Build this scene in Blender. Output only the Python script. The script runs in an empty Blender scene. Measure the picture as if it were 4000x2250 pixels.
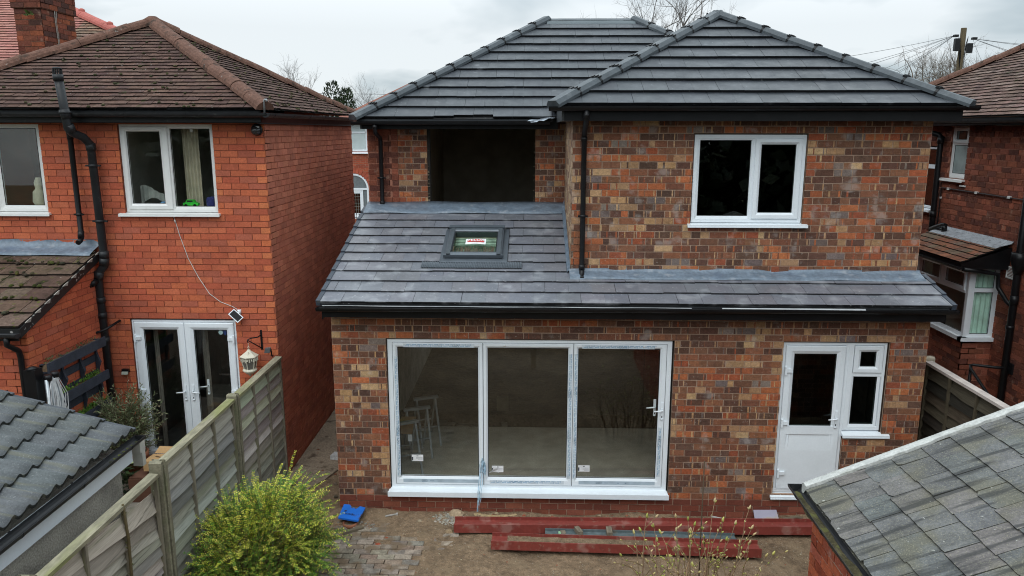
import bpy, math, random
from mathutils import Vector, Matrix
R = random.Random(7)
sc = bpy.context.scene
col = sc.collection
rad = math.radians

# ------------------------------------------------------------------ camera
cd = bpy.data.cameras.new('camera'); cam = bpy.data.objects.new('camera', cd); col.objects.link(cam)
cd.sensor_width = 36.0; cd.lens = 26.71; cd.clip_start = 0.05; cd.clip_end = 2000
YAW, PIT, ROL = 0.02624, 0.20517, 0.00119
_f = Vector((-math.sin(YAW)*math.cos(PIT), math.cos(YAW)*math.cos(PIT), -math.sin(PIT)))
_r = Vector((math.cos(YAW), math.sin(YAW), 0)); _u = _r.cross(_f)
_r2 = _r*math.cos(ROL)+_u*math.sin(ROL); _u2 = _u*math.cos(ROL)-_r*math.sin(ROL)
cam.matrix_world = Matrix(((_r2.x,_u2.x,-_f.x,2.59884),(_r2.y,_u2.y,-_f.y,-9.50279),(_r2.z,_u2.z,-_f.z,5.10321),(0,0,0,1)))
sc.camera = cam
# ------------------------------------------------------------------ world, sun, exposure
SUN_EL, SUN_AZ = rad(52), rad(205)        # azimuth clockwise from +Y
w = bpy.data.worlds.new("World"); sc.world = w; w.use_nodes = True
nt = w.node_tree; nt.nodes.clear()
def nn(t, **k):
    n = nt.nodes.new(t)
    for a, b in k.items(): setattr(n, a, b)
    return n
out = nn('ShaderNodeOutputWorld'); bg1 = nn('ShaderNodeBackground'); bg2 = nn('ShaderNodeBackground'); mx = nn('ShaderNodeMixShader')
sky = nn('ShaderNodeTexSky', sky_type='NISHITA', sun_disc=False); sky.sun_elevation = SUN_EL; sky.sun_rotation = SUN_AZ
nt.links.new(sky.outputs[0], bg1.inputs[0]); bg1.inputs[1].default_value = 0.10
tc = nn('ShaderNodeTexCoord'); mp = nn('ShaderNodeMapping'); mp.inputs['Scale'].default_value = (1.0, 1.0, 3.2); mp.inputs['Location'].default_value = (3.1, 0.4, 0.35)
n1 = nn('ShaderNodeTexNoise'); n1.inputs['Scale'].default_value = 2.6; n1.inputs['Detail'].default_value = 5; n1.inputs['Roughness'].default_value = .5; n1.inputs['Distortion'].default_value = .4
nt.links.new(tc.outputs['Generated'], mp.inputs[0]); nt.links.new(mp.outputs[0], n1.inputs['Vector'])
cr = nn('ShaderNodeValToRGB')
cr.color_ramp.elements[0].position = .40; cr.color_ramp.elements[0].color = (.30, .36, .395, 1)
cr.color_ramp.elements[1].position = .59; cr.color_ramp.elements[1].color = (.82, .875, .905, 1)
e = cr.color_ramp.elements.new(.49); e.color = (.50, .58, .625, 1)
nt.links.new(n1.outputs['Fac'], cr.inputs[0]); nt.links.new(cr.outputs[0], bg2.inputs[0])
sx = nn('ShaderNodeSeparateXYZ'); nt.links.new(tc.outputs['Generated'], sx.inputs[0])
mr = nn('ShaderNodeMapRange'); mr.inputs['From Min'].default_value = .12; mr.inputs['From Max'].default_value = 1.0
mr.inputs['To Min'].default_value = .86; mr.inputs['To Max'].default_value = 3.0
nt.links.new(sx.outputs['Z'], mr.inputs['Value']); nt.links.new(mr.outputs[0], bg2.inputs[1])
mx.inputs[0].default_value = .93
nt.links.new(bg1.outputs[0], mx.inputs[1]); nt.links.new(bg2.outputs[0], mx.inputs[2]); nt.links.new(mx.outputs[0], out.inputs[0])
sl = bpy.data.lights.new('sun', 'SUN'); sl.energy = 0.9; sl.angle = rad(50); sl.color = (1, .985, .96)
so = bpy.data.objects.new('sun', sl); col.objects.link(so)
sd = Vector((math.sin(SUN_AZ)*math.cos(SUN_EL), math.cos(SUN_AZ)*math.cos(SUN_EL), math.sin(SUN_EL)))
so.rotation_euler = sd.to_track_quat('Z', 'Y').to_euler(); so.location = (0, -5, 30)
sc.view_settings.view_transform = 'Standard'; sc.view_settings.look = 'None'; sc.view_settings.exposure = 0.30; sc.view_settings.gamma = 1.0
sc.cycles.max_bounces = 8; sc.cycles.transparent_max_bounces = 12; sc.cycles.caustics_reflective = False; sc.cycles.caustics_refractive = False
sc.cycles.use_denoising = True; sc.cycles.adaptive_threshold = 0.015; sc.cycles.filter_width = 1.05

# ------------------------------------------------------------------ colour and material helpers
def lin(c): return c/12.92 if c <= .04045 else ((c+.055)/1.055)**2.4
def A(h, k=1.15):                       # a colour as it shows in the photo -> albedo
    return tuple(min(.85, lin(int(h[i:i+2], 16)/255)*k) for i in (0, 2, 4))
def vary(c, r, d=.12):
    s = 1+r.uniform(-d, d); return tuple(max(.003, x*s*(1+r.uniform(-d, d)*.3)) for x in c)
MATS = {}
def mat(name, base=None, rough=.7, noise=((8, .15),), bump=None, patches=(), spec=.3, metal=0, stretch=None, rnoise=None):
    """base None: colour from the mesh attribute Col. noise: (scale, amount). patches: (scale, low, high, colour, amount, stretch)"""
    if name in MATS: return MATS[name]
    m = bpy.data.materials.new(name); m.use_nodes = True; t = m.node_tree; b = t.nodes['Principled BSDF']; MATS[name] = m
    L = t.links.new
    if base is None:
        at = t.nodes.new('ShaderNodeAttribute'); at.attribute_name = 'Col'; c = at.outputs['Color']
    else:
        rg = t.nodes.new('ShaderNodeRGB'); rg.outputs[0].default_value = (*base, 1); c = rg.outputs[0]
    tcn = t.nodes.new('ShaderNodeTexCoord')
    def nz(scale, st=None, det=4):
        n = t.nodes.new('ShaderNodeTexNoise'); n.inputs['Scale'].default_value = scale; n.inputs['Detail'].default_value = det
        st = st or stretch
        if st:
            mpn = t.nodes.new('ShaderNodeMapping'); mpn.inputs['Scale'].default_value = st; L(tcn.outputs['Object'], mpn.inputs[0]); L(mpn.outputs[0], n.inputs['Vector'])
        else: L(tcn.outputs['Object'], n.inputs['Vector'])
        return n
    for s, a in noise:
        n = nz(s); r_ = t.nodes.new('ShaderNodeMapRange'); r_.inputs[1].default_value = .3; r_.inputs[2].default_value = .7; r_.inputs[3].default_value = 1-a; r_.inputs[4].default_value = 1+a
        L(n.outputs['Fac'], r_.inputs[0]); v = t.nodes.new('ShaderNodeVectorMath'); v.operation = 'SCALE'; L(c, v.inputs[0]); L(r_.outputs[0], v.inputs['Scale']); c = v.outputs[0]
    for p in patches:
        s, lo, hi, pc, am = p[:5]
        n = nz(s, p[5] if len(p) > 5 else None, 6); r_ = t.nodes.new('ShaderNodeMapRange'); r_.interpolation_type = 'SMOOTHSTEP'
        r_.inputs[1].default_value = lo; r_.inputs[2].default_value = hi; r_.inputs[3].default_value = 0; r_.inputs[4].default_value = am
        L(n.outputs['Fac'], r_.inputs[0]); x = t.nodes.new('ShaderNodeMix'); x.data_type = 'RGBA'
        L(r_.outputs[0], x.inputs['Factor']); L(c, x.inputs['A']); x.inputs['B'].default_value = (*pc, 1); c = x.outputs['Result']
    L(c, b.inputs['Base Color'])
    b.inputs['Roughness'].default_value = rough; b.inputs['Metallic'].default_value = metal; b.inputs['Specular IOR Level'].default_value = spec
    if rnoise:
        n = nz(rnoise[0]); r_ = t.nodes.new('ShaderNodeMapRange'); r_.inputs[1].default_value = .3; r_.inputs[2].default_value = .7; r_.inputs[3].default_value = rough-rnoise[1]; r_.inputs[4].default_value = rough+rnoise[1]
        L(n.outputs['Fac'], r_.inputs[0]); L(r_.outputs[0], b.inputs['Roughness'])
    if bump:
        n = nz(bump[0], None, 6); bn = t.nodes.new('ShaderNodeBump'); bn.inputs['Strength'].default_value = bump[1]; bn.inputs['Distance'].default_value = bump[2] if len(bump) > 2 else .01
        L(n.outputs['Fac'], bn.inputs['Height']); L(bn.outputs[0], b.inputs['Normal'])
    return m
def glass(name, tint, f0=.05):
    if name in MATS: return MATS[name]
    m = bpy.data.materials.new(name); m.use_nodes = True; t = m.node_tree; t.nodes.clear(); MATS[name] = m
    o = t.nodes.new('ShaderNodeOutputMaterial'); x = t.nodes.new('ShaderNodeMixShader'); tr = t.nodes.new('ShaderNodeBsdfTransparent'); g = t.nodes.new('ShaderNodeBsdfGlossy'); fr = t.nodes.new('ShaderNodeLayerWeight'); fr.inputs['Blend'].default_value = .5; pw_ = t.nodes.new('ShaderNodeMath'); pw_.operation = 'POWER'; pw_.inputs[1].default_value = 5; ma = t.nodes.new('ShaderNodeMath'); ma.operation = 'MULTIPLY_ADD'; ma.inputs[1].default_value = .9; ma.inputs[2].default_value = f0
    tr.inputs[0].default_value = (*tint, 1); g.inputs['Roughness'].default_value = .01; g.inputs[0].default_value = (.9, .95, .93, 1)
    t.links.new(fr.outputs['Facing'], pw_.inputs[0]); t.links.new(pw_.outputs[0], ma.inputs[0]); t.links.new(ma.outputs[0], x.inputs[0]); t.links.new(tr.outputs[0], x.inputs[1]); t.links.new(g.outputs[0], x.inputs[2]); t.links.new(x.outputs[0], o.inputs[0])
    return m
WHITE = A('ffffff')
m_pvc = mat('white_upvc', (.79, .84, .875), .28, ((3, .03), (40, .02)), spec=.5)
m_pvc_old = mat('aged_white_upvc', (.76, .76, .74), .35, ((3, .05),), spec=.45, patches=((9, .6, .75, (.42, .38, .33), .25),))
m_black = mat('black_plastic', (.008, .008, .009), .38, ((4, .3),), spec=.28, patches=((7, .60, .75, (.04, .04, .04), .2),))
m_blackfade = mat('faded_black_plastic', (.018, .019, .021), .45, ((5, .25),), spec=.3, patches=((12, .6, .7, (.09, .09, .085), .3),))
m_gasket = mat('rubber_gasket', (.008, .008, .009), .6, ((4, .1),))
m_brick = mat('mixed_brick', None, .85, ((55, .20), (22, .16), (1.1, .10)), (90, .5, .004), ((5, .58, .72, (.52, .48, .44), .32), (38, .63, .70, (.46, .42, .38), .35)), .2)
m_redbrick = mat('red_brick', None, .85, ((60, .14), (5, .10)), (90, .4, .003), ((2.2, .55, .8, (.10, .035, .02), .35),), .2)
m_oldbrick = mat('old_dark_brick', None, .9, ((45, .25), (9, .15)), (60, .7, .006), ((7, .62, .72, (.40, .26, .19), .35),), .2)
m_mortar = mat('pale_mortar', A('ab917e', .95), .95, ((30, .18), (4, .15)), (80, .5, .004))
m_mortar_red = mat('red_mortar', A('9b5a45', .95), .95, ((30, .15), (4, .15)), (80, .5, .004))
m_mortar_old = mat('old_mortar', A('a06c59', 1.05), .95, ((30, .2), (4, .2)), (70, .6, .006))
m_tile = mat('new_concrete_tile', None, .40, ((30, .10), (2.5, .10)), (160, .25, .002), ((4.5, .50, .74, (.36, .37, .39), .50), (26, .64, .72, (.55, .55, .55), .4)), .6, rnoise=(6, .1))  # pale blotches, strengthened in the colour to paint in a wet sheen
m_tile_clean = mat('clean_concrete_tile', None, .40, ((30, .10), (2.5, .08)), (160, .25, .002), ((5, .64, .8, (.30, .31, .33), .35), (30, .69, .73, (.5, .5, .5), .3)), .45, rnoise=(6, .1))
m_hip = mat('grey_ridge_tile', A('565e64', .58), .5, ((18, .14), (3, .10)), (120, .3, .003), ((4, .55, .75, (.22, .24, .25), .35),), .45)
m_oldtile = mat('weathered_clay_tile', None, .9, ((30, .25), (5, .15)), (60, .6, .005), ((7, .63, .70, (.045, .05, .02), .8), (28, .70, .73, (.42, .41, .39), .7)), .15)
m_oldridge = mat('weathered_ridge_tile', A('7d5d50', .66), .9, ((14, .25), (45, .2)), (50, .6, .006), ((9, .55, .70, (.035, .028, .022), .75), (24, .66, .72, (.35, .33, .30), .5)), .15)
m_mosstile = mat('mossy_concrete_tile', None, .95, ((24, .25), (5, .2)), (40, .8, .01), ((6, .56, .66, (.02, .025, .008), .85), (16, .62, .68, (.10, .11, .02), .7), (20, .68, .74, (.40, .37, .33), .5)), .1)
m_lead = mat('lead_sheet', A('72808e', .85), .42, ((7, .22), (28, .15)), (12, .3, .012), ((9, .55, .75, (.34, .36, .39), .6), (3, .55, .75, (.09, .13, .20), .5)), .5)
m_concrete = mat('grey_concrete', A('8c8478', 1), .92, ((6, .2), (40, .2)), (60, .6, .006), ((9, .55, .7, (.12, .12, .06), .4),))
m_glass = glass('window_glass', (.965, .975, .965))
m_glass_dark = glass('tinted_glass', (.55, .60, .58))
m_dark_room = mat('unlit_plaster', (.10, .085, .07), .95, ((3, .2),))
m_room = mat('room_plaster', (.50, .48, .43), .95, ((3, .15),))
m_screed = mat('floor_screed', (.36, .335, .275), .95, ((5, .14), (50, .18)), (60, .3, .004))

# ------------------------------------------------------------------ mesh helpers
class MB:
    def __init__(s): s.v = []; s.f = []; s.c = []; s.sm = []
    def face(s, pts, c=(.5, .5, .5), sm=False):
        i = len(s.v); s.v.extend(tuple(p) for p in pts); s.f.append(tuple(range(i, i+len(pts)))); s.c.append(c); s.sm.append(sm)
    def hexa(s, p, c=(.5, .5, .5), skip=()):      # p: 4 bottom ccw + 4 top
        i = len(s.v); s.v.extend(tuple(q) for q in p)
        for k, q in enumerate(((3, 2, 1, 0), (4, 5, 6, 7), (0, 1, 5, 4), (1, 2, 6, 5), (2, 3, 7, 6), (3, 0, 4, 7))):
            if k in skip: continue
            s.f.append(tuple(i+j for j in q)); s.c.append(c); s.sm.append(False)
    def box(s, x0, x1, y0, y1, z0, z1, c=(.5, .5, .5)):
        s.hexa([(x0, y0, z0), (x1, y0, z0), (x1, y1, z0), (x0, y1, z0), (x0, y0, z1), (x1, y0, z1), (x1, y1, z1), (x0, y1, z1)], c)
    def fbox(s, F, u0, u1, n0, n1, z0, z1, c=(.5, .5, .5), skip=()):
        s.hexa([F(u0, z0, n1), F(u1, z0, n1), F(u1, z0, n0), F(u0, z0, n0), F(u0, z1, n1), F(u1, z1, n1), F(u1, z1, n0), F(u0, z1, n0)], c, skip)
    def sweep(s, path, sec, up=(0, 0, 1), c=(.5, .5, .5), cap=True, sm=False, closed=True, scale=None):
        path = [Vector(p) for p in path]; n = len(path); up = Vector(up); i0 = len(s.v); m = len(sec)
        for k, p in enumerate(path):
            if k == 0: d = path[1]-p
            elif k == n-1: d = p-path[k-1]
            else: d = (path[k+1]-p).normalized()+(p-path[k-1]).normalized()
            d.normalize(); sd_ = d.cross(up)
            if sd_.length < 1e-4: sd_ = d.cross(Vector((0, 1, 0)))
            sd_.normalize(); u_ = sd_.cross(d)
            kx = 1.0
            if 0 < k < n-1:
                a = (path[k+1]-p).angle(p-path[k-1]); kx = 1/max(.5, math.cos(a/2))
            q = scale[k] if scale else 1
            for (a, b) in sec: s.v.append(tuple(p+sd_*a*q*kx+u_*b*q*kx))
        for k in range(n-1):
            for j in range(m if closed else m-1):
                a = i0+k*m+j; b = i0+k*m+(j+1) % m
                s.f.append((a, b, b+m, a+m)); s.c.append(c); s.sm.append(sm)
        if cap and closed:
            s.f.append(tuple(i0+j for j in range(m))[::-1]); s.c.append(c); s.sm.append(False)
            s.f.append(tuple(i0+(n-1)*m+j for j in range(m))); s.c.append(c); s.sm.append(False)
    def tube(s, path, r, n=10, c=(.5, .5, .5), rs=None, cap=True):     # parallel-transported round tube
        path = [Vector(p) for p in path]; m = len(path); i0 = len(s.v); side = None
        for k, p in enumerate(path):
            if k == 0: d = path[1]-p
            elif k == m-1: d = p-path[k-1]
            else: d = (path[k+1]-p).normalized()+(p-path[k-1]).normalized()
            if d.length < 1e-9: d = path[k]-path[k-1]
            d.normalize()
            if side is None: side = d.cross(Vector((0, 0, 1)) if abs(d.z) < .9 else Vector((0, 1, 0)))
            else: side = side-d*side.dot(d)
            if side.length < 1e-6: side = d.orthogonal()
            side.normalize(); u_ = side.cross(d); q = r*(rs[k] if rs else 1)
            for j in range(n):
                a = 2*math.pi*j/n; s.v.append(tuple(p+side*(q*math.cos(a))+u_*(q*math.sin(a))))
        for k in range(m-1):
            for j in range(n):
                a = i0+k*n+j; b = i0+k*n+(j+1) % n; s.f.append((a, b, b+n, a+n)); s.c.append(c); s.sm.append(n > 4)
        if cap:
            s.f.append(tuple(i0+j for j in range(n))[::-1]); s.c.append(c); s.sm.append(False)
            s.f.append(tuple(i0+(m-1)*n+j for j in range(n))); s.c.append(c); s.sm.append(False)
    def lathe(s, ctr, prof, n=14, c=(.5, .5, .5)):
        i0 = len(s.v); m = len(prof)
        for (r, z) in prof:
            for k in range(n):
                a = 2*math.pi*k/n; s.v.append((ctr[0]+r*math.cos(a), ctr[1]+r*math.sin(a), ctr[2]+z))
        for j in range(m-1):
            for k in range(n):
                a = i0+j*n+k; b = i0+j*n+(k+1) % n
                s.f.append((a, b, b+n, a+n)); s.c.append(c); s.sm.append(True)
        s.f.append(tuple(i0+k for k in range(n))[::-1]); s.c.append(c); s.sm.append(False)
        s.f.append(tuple(i0+(m-1)*n+k for k in range(n))); s.c.append(c); s.sm.append(False)
    def ring(s, F, o, i, prof, c=(.5, .5, .5)):   # o,i = (u0,u1,z0,z1); prof: (t, n) closed
        def cn(t):
            q = [o[k]+(i[k]-o[k])*t for k in range(4)]; return ((q[0], q[2]), (q[1], q[2]), (q[1], q[3]), (q[0], q[3]))
        m = len(prof)
        for a in range(m):
            t0, n0 = prof[a]; t1, n1 = prof[(a+1) % m]; c0 = cn(t0); c1 = cn(t1)
            for k in range(4):
                j = (k+1) % 4
                s.face([F(*c0[k], n0), F(*c0[j], n0), F(*c1[j], n1), F(*c1[k], n1)], c)
    def prism(s, pts, vec, c=(.5, .5, .5)):
        v = Vector(vec); p = [Vector(q) for q in pts]; q = [a+v for a in p]; n = len(p)
        s.face(p, c); s.face(q[::-1], c)
        for k in range(n): s.face([p[k], q[k], q[(k+1) % n], p[(k+1) % n]], c)
    def build(s, name, m, parent=None, label=None):
        off = Vector((0, 0, 0)); p = parent
        while p is not None: off += p.location; p = p.parent
        me = bpy.data.meshes.new(name)
        me.from_pydata([(a-off.x, b-off.y, c-off.z) for a, b, c in s.v], [], s.f)
        at = me.attributes.new('Col', 'FLOAT_COLOR', 'FACE'); buf = []
        for c in s.c: buf.extend((c[0], c[1], c[2], 1.0))
        at.data.foreach_set('color', buf); me.polygons.foreach_set('use_smooth', s.sm)
        me.materials.append(m); me.update()
        o = bpy.data.objects.new(name, me); col.objects.link(o)
        if parent is not None: o.parent = parent
        if label: o['label'] = label
        return o
def tag(o, label=None, cat=None, group=None, kind=None):
    if label: o['label'] = label
    if cat: o['category'] = cat
    if group: o['group'] = group
    if kind: o['kind'] = kind
    return o
def thing(name, label, cat, loc, group=None):
    o = bpy.data.objects.new(name, None); o.empty_display_size = .2; o.location = loc; col.objects.link(o)
    return tag(o, label, cat, group)
def solo(mb, name, m, loc, label, cat, group=None):      # a thing of one mesh, origin at loc
    l = Vector(loc); mb.v = [(a-l.x, b-l.y, c-l.z) for a, b, c in mb.v]
    o = mb.build(name, m); o.location = l; return tag(o, label, cat, group)
def frame(O, U, N):
    O = Vector(O); U = Vector(U).normalized(); N = Vector(N).normalized(); Z = Vector((0, 0, 1))
    return lambda u, z, n=0.0: O+U*u+Z*z+N*n
def one(fn):
    m = MB(); fn(m); return m

# ------------------------------------------------------------------ brickwork
BK = [0, 0, 0]
def pal_main(r):
    u, z, hd = BK; tan = max(0, min(1, .5+.5*math.sin(u*1.1+z*.9)+.35*math.sin(u*2.7-z*2.1)-.35)) if z > 3.05 or u < 4.4 else max(0, min(1, .35+.45*(z-.7)+.3*math.sin(u*2.2+z*3)))
    dark = ['6b4c3f', '63473b', '735142', '7a5543', '6a4b3f', '6f5346', '7d5845', '5f473c']
    red = ['a95e3f', 'a1583c', 'b26844', '99563e', 'a76242', 'b86e48']; mid = ['875843', '8d5d46', '805340', '8b6049', '946248']; buff = ['ba9168', 'ad8563', 'c4a078', 'b08a68']; grey = ['7d6e68', '75655f', '8a7a70']
    q = r.random()
    if hd and r.random() < .45: q = r.choice((.8, .9, .95, .95))
    elif r.random() < tan*.16: q = r.choice((.95, .95, .6, .99)) 
    if q < .46: a = r.choice(dark)
    elif q < .74: a = r.choice(mid)
    elif q < .93: a = r.choice(red)
    elif q < .965: a = r.choice(buff)
    else: a = r.choice(grey)
    alt = {0: dark+mid, 1: red+mid, 2: buff, 3: grey+dark}
    g = lambda: vary(A(r.choice(alt[r.choice((0, 1, 1, 1, 2, 2, 2, 3) if tan < .5 else (0, 1, 1, 2, 2, 2, 3))]), .84), r, .08)
    ca = vary(A(a, .84), r, .08); k = r.random()
    if k < .16: return [(1, ca)]
    if k < .30: f = r.uniform(.3, .7); return [(f, ca), (1-f, g())]
    f = r.uniform(.05, .12); h = r.uniform(.22, .5)
    if k < .60: return [(h, ca), (f, g()), (1-h-f, ca)]
    f2 = r.uniform(.05, .11); return [(h*.7, ca), (f, g()), (.85-h*.7-f, vary(ca, r, .08)), (f2, g()), (.15-f2, ca)]
def pal_of(names, d=.10, k=.9):
    cs = [A(n, k) for n in names]
    return lambda r: [(1, vary(r.choice(cs), r, d))]
pal_plinth = pal_of(['8c5140', '82493b', '935745', '864a3a', '7a4538'], .08, .85)
pal_left = pal_of(['b96347', 'b35d43', 'bc684a', 'ab5b44', 'a85e49', 'be6747', 'b15b43'], .06, 1.02)
pal_left_end = pal_of(['c46c48', 'bc6645', 'c8744e'], .06, 1.0)
pal_left_side = pal_of(['a3624e', '9b5d49', 'a96751', '975a48', 'a05e49'], .07, 1.3)
pal_old = pal_of(['7d4838', '87503f', '704133', '774635', '8f533f', '673f34', '5f3a31'], .10, 1.08)
pal_chim = pal_of(['7f4a3a', '704236', '8a4f3c', '633f36', '95553c', '573c35'], .12, .75)
def bricks(mb, mo, F, iv, z0, n, c, L, pal, th=.22, proud=.006, r=R, phase=0, header=0, endpal=None, ragged=.0015, jn=.012):
    """iv(zmid) -> [(u0,u1)...]; rows of stretcher bond (header: every header-th row of half bricks)"""
    prev = None; start = z0; rects = []
    for k in range(n+1):
        cur = tuple(iv(z0+(k+.5)*c)) if k < n else None
        if cur != prev:
            if prev is not None:
                for (a, b) in prev: rects.append((a, b, start, z0+k*c))
            prev = cur; start = z0+k*c
    for (a, b, s, e_) in rects: mo.fbox(F, a, b, -th, 0, s, e_)
    for k in range(n):
        za = z0+k*c+jn/2; zb = za+c-jn; l = L
        if header and k % header == header-1: l = L/2
        off = (L/2 if k % 2 else 0)+phase
        if l < L: off = L/4+phase
        for (a, b) in iv(z0+(k+.5)*c):
            j0 = math.floor((a-off)/l)-1; u = off+j0*l
            while u < b:
                p = max(a, u+jn/2); q = min(b, u+l-jn/2); full = u+l
                if u < a: p = a
                if full > b: q = b
                if q-p > .03:
                    edge = endpal and (q-p < L*.62) and (p-a < .01 or b-q < .01)
                    BK[:] = [F(p, za, 0).x, za, (q-p < L*.62) and (p-a < .01 or b-q < .01)]; bands = (endpal if edge else pal)(r)
                    pr = proud+r.uniform(-.002, .002); dz = r.uniform(-ragged, ragged); x = p; tot = q-p
                    w0 = za+dz; w1 = zb+dz+r.uniform(-ragged, ragged)
                    mb.fbox(F, p, q, -.01, pr, w0, w1, bands[0][1], skip=(4,) if len(bands) == 1 else (2, 4))
                    if len(bands) > 1:
                        for fr, cc in bands:
                            y = x+fr*tot; mb.face([F(x, w0, pr), F(y, w0, pr), F(y, w1, pr), F(x, w1, pr)], cc); x = y
                u += l
def clip(poly, hp):               # keep a*u+b*v<=d
    a, b, d = hp; o = []
    for i in range(len(poly)):
        p, q = poly[i], poly[(i+1) % len(poly)]; fp = a*p[0]+b*p[1]-d; fq = a*q[0]+b*q[1]-d
        if fp <= 0: o.append(p)
        if fp*fq < 0:
            t = fp/(fp-fq); o.append((p[0]+(q[0]-p[0])*t, p[1]+(q[1]-p[1])*t))
    return o
def tiles(mb, O, U, V, poly, gauge, width, t, pal, r=R, jit=.0, holes=(), drop=None, slip=None, ec=None, deck=True, gap=.0025):
    O = Vector(O); U = Vector(U).normalized(); V = Vector(V).normalized(); N = U.cross(V).normalized()
    area = sum(poly[i][0]*poly[(i+1) % len(poly)][1]-poly[(i+1) % len(poly)][0]*poly[i][1] for i in range(len(poly)))
    if area < 0: poly = poly[::-1]
    hps = []
    for i in range(len(poly)):
        p, q = poly[i], poly[(i+1) % len(poly)]; a, b = q[1]-p[1], -(q[0]-p[0]); hps.append((a, b, a*p[0]+b*p[1]))
    v0 = min(p[1] for p in poly); v1 = max(p[1] for p in poly); u0 = min(p[0] for p in poly); u1 = max(p[0] for p in poly)
    if deck: mb.face([O+U*p[0]+V*p[1]-N*.012 for p in poly], (.02, .02, .02))
    for k in range(int((v1-v0)/gauge)+1):
        va = v0+k*gauge; off = (width/2 if k % 2 else 0)
        nu = int((u1-u0)/width)+2
        for j in range(-1, nu):
            ua = u0+off+j*width; dv = r.uniform(-jit, jit)*gauge; du = r.uniform(-jit, jit)*width*.3
            if slip: dv += slip(k, j)
            cuts = [(ua+gap/2+du, ua+width-gap/2+du)]
            for (x0, x1, y0, y1) in holes:
                if va+gauge*.6 > y0 and va+gauge*.4 < y1:
                    n_ = []
                    for (a, b) in cuts:
                        if b <= x0 or a >= x1: n_.append((a, b)); continue
                        if a < x0: n_.append((a, x0))
                        if b > x1: n_.append((x1, b))
                    cuts = n_
            for (a, b) in cuts:
                if b-a < .02: continue
                pg = [(a, va+dv), (b, va+dv), (b, va+gauge*1.12), (a, va+gauge*1.12)]
                for hp in hps:
                    hq = (hp[0], hp[1], hp[2]+(1e-6)) if True else hp
                    pg = clip(pg, hq)
                    if len(pg) < 3: break
                if len(pg) < 3: continue
                cc = pal(r)[0][1]; lift = r.uniform(-jit, jit)*t*.8; tw = r.uniform(-jit, jit)*t
                def up(p):
                    h = t*(1-(p[1]-va)/gauge)+t*.12+lift+tw*(p[0]-a)/width; return O+U*p[0]+V*p[1]+N*(h)
                top = [up(p) for p in pg]; bot = [q-N*(t*1.0) for q in top]
                mb.face(top, cc)
                for i in range(len(pg)):
                    i2 = (i+1) % len(pg); mb.face([bot[i], bot[i2], top[i2], top[i]], ec if ec else cc)  # dark edge colour also paints in the shadow line of each course
def hipcaps(mb, mk, a, b, sec, seg=.42, joint=None, c=(.5, .5, .5), r=R, jit=.004):
    a = Vector(a); b = Vector(b); d = b-a; n = max(1, round(d.length/seg)); dn = d.normalized()
    for k in range(n):
        p = a+d*(k/n)+Vector((0, 0, r.uniform(-jit, jit))); q = a+d*((k+1)/n)+Vector((0, 0, r.uniform(-jit, jit)))
        mb.sweep([p+dn*.003, q-dn*.003], sec, c=vary(c, r, .08))
        if mk is not None and k:
            mk.append(MB()); mk, _l = mk[-1], mk
            s2 = [(x*1.03, y*1.02+(.005 if y > 0 else 0)) for x, y in sec]; mk.sweep([p-dn*.016, p+dn*.016], s2)
            for sgn in (-1, 1):
                for e_ in (.3, .75): mk.sweep([p-dn*.026+Vector((0, 0, .045-.02*e_)), p+dn*.026+Vector((0, 0, .045-.02*e_))], [(sgn*.1*e_-.010, 0), (sgn*.1*e_+.010, 0), (sgn*.1*e_+.010, .02), (sgn*.1*e_-.010, .02)])
            mk = _l
SEC_NEW = [(-.105, -.05), (-.105, -.012), (-.065, .038), (.065, .038), (.105, -.012), (.105, -.05)]
SEC_OLD = [(.125*math.cos(x), -.03+.115*math.sin(x)) for x in [math.pi*(1-k/8) for k in range(9)]]
def gutter_sec(r_=.056, t=.005):
    o = [(r_*math.cos(math.pi+math.pi*k/8), r_*math.sin(math.pi+math.pi*k/8)) for k in range(9)]
    i = [((r_-t)*math.cos(math.pi+math.pi*k/8), (r_-t)*math.sin(math.pi+math.pi*k/8)) for k in range(9)]
    return o+i[::-1]
def gutter(name, path, m, parent, brackets=True, r_=.056, step=.9):
    mb = MB(); mb.sweep(path, gutter_sec(r_), sm=False)
    a = Vector(path[0]); b = Vector(path[-1]); d = b-a; n = max(1, int(d.length/step))
    if brackets:
        o = [(p*1.1, q*1.1+.004) for p, q in gutter_sec(r_)]
        for k in range(n+1):
            c_ = a+d*((k+.3)/(n+.6)); mb.sweep([c_-d.normalized()*.013, c_+d.normalized()*.013], o)
    for p in (a, b):
        s_ = d.normalized()*.004
        mb.sweep([p-s_, p+s_], [(r_*math.cos(math.pi+math.pi*k/8), r_*math.sin(math.pi+math.pi*k/8)) for k in range(9)])
    return mb.build(name, m, parent)
def pipe(name, path, r_, m, parent, collars=(), n=12, clips=(), wall=(0, 1, 0)):
    mb = MB(); mb.tube(path, r_, n)
    for (p, q) in collars:
        p = Vector(p); q = Vector(q); mb.tube([p, q], r_*1.16, n)
    for p in clips:
        p = Vector(p); mb.tube([p-Vector((0, 0, .018)), p+Vector((0, 0, .018))], r_*1.12, n)
        mb.box(p.x-r_*1.9, p.x+r_*1.9, p.y-.012, p.y+.012, p.z-.012, p.z+.012); mb.box(p.x-.012, p.x+.012, p.y, p.y+r_+.03, p.z-.012, p.z+.012)
    return mb.build(name, m, parent)

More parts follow.
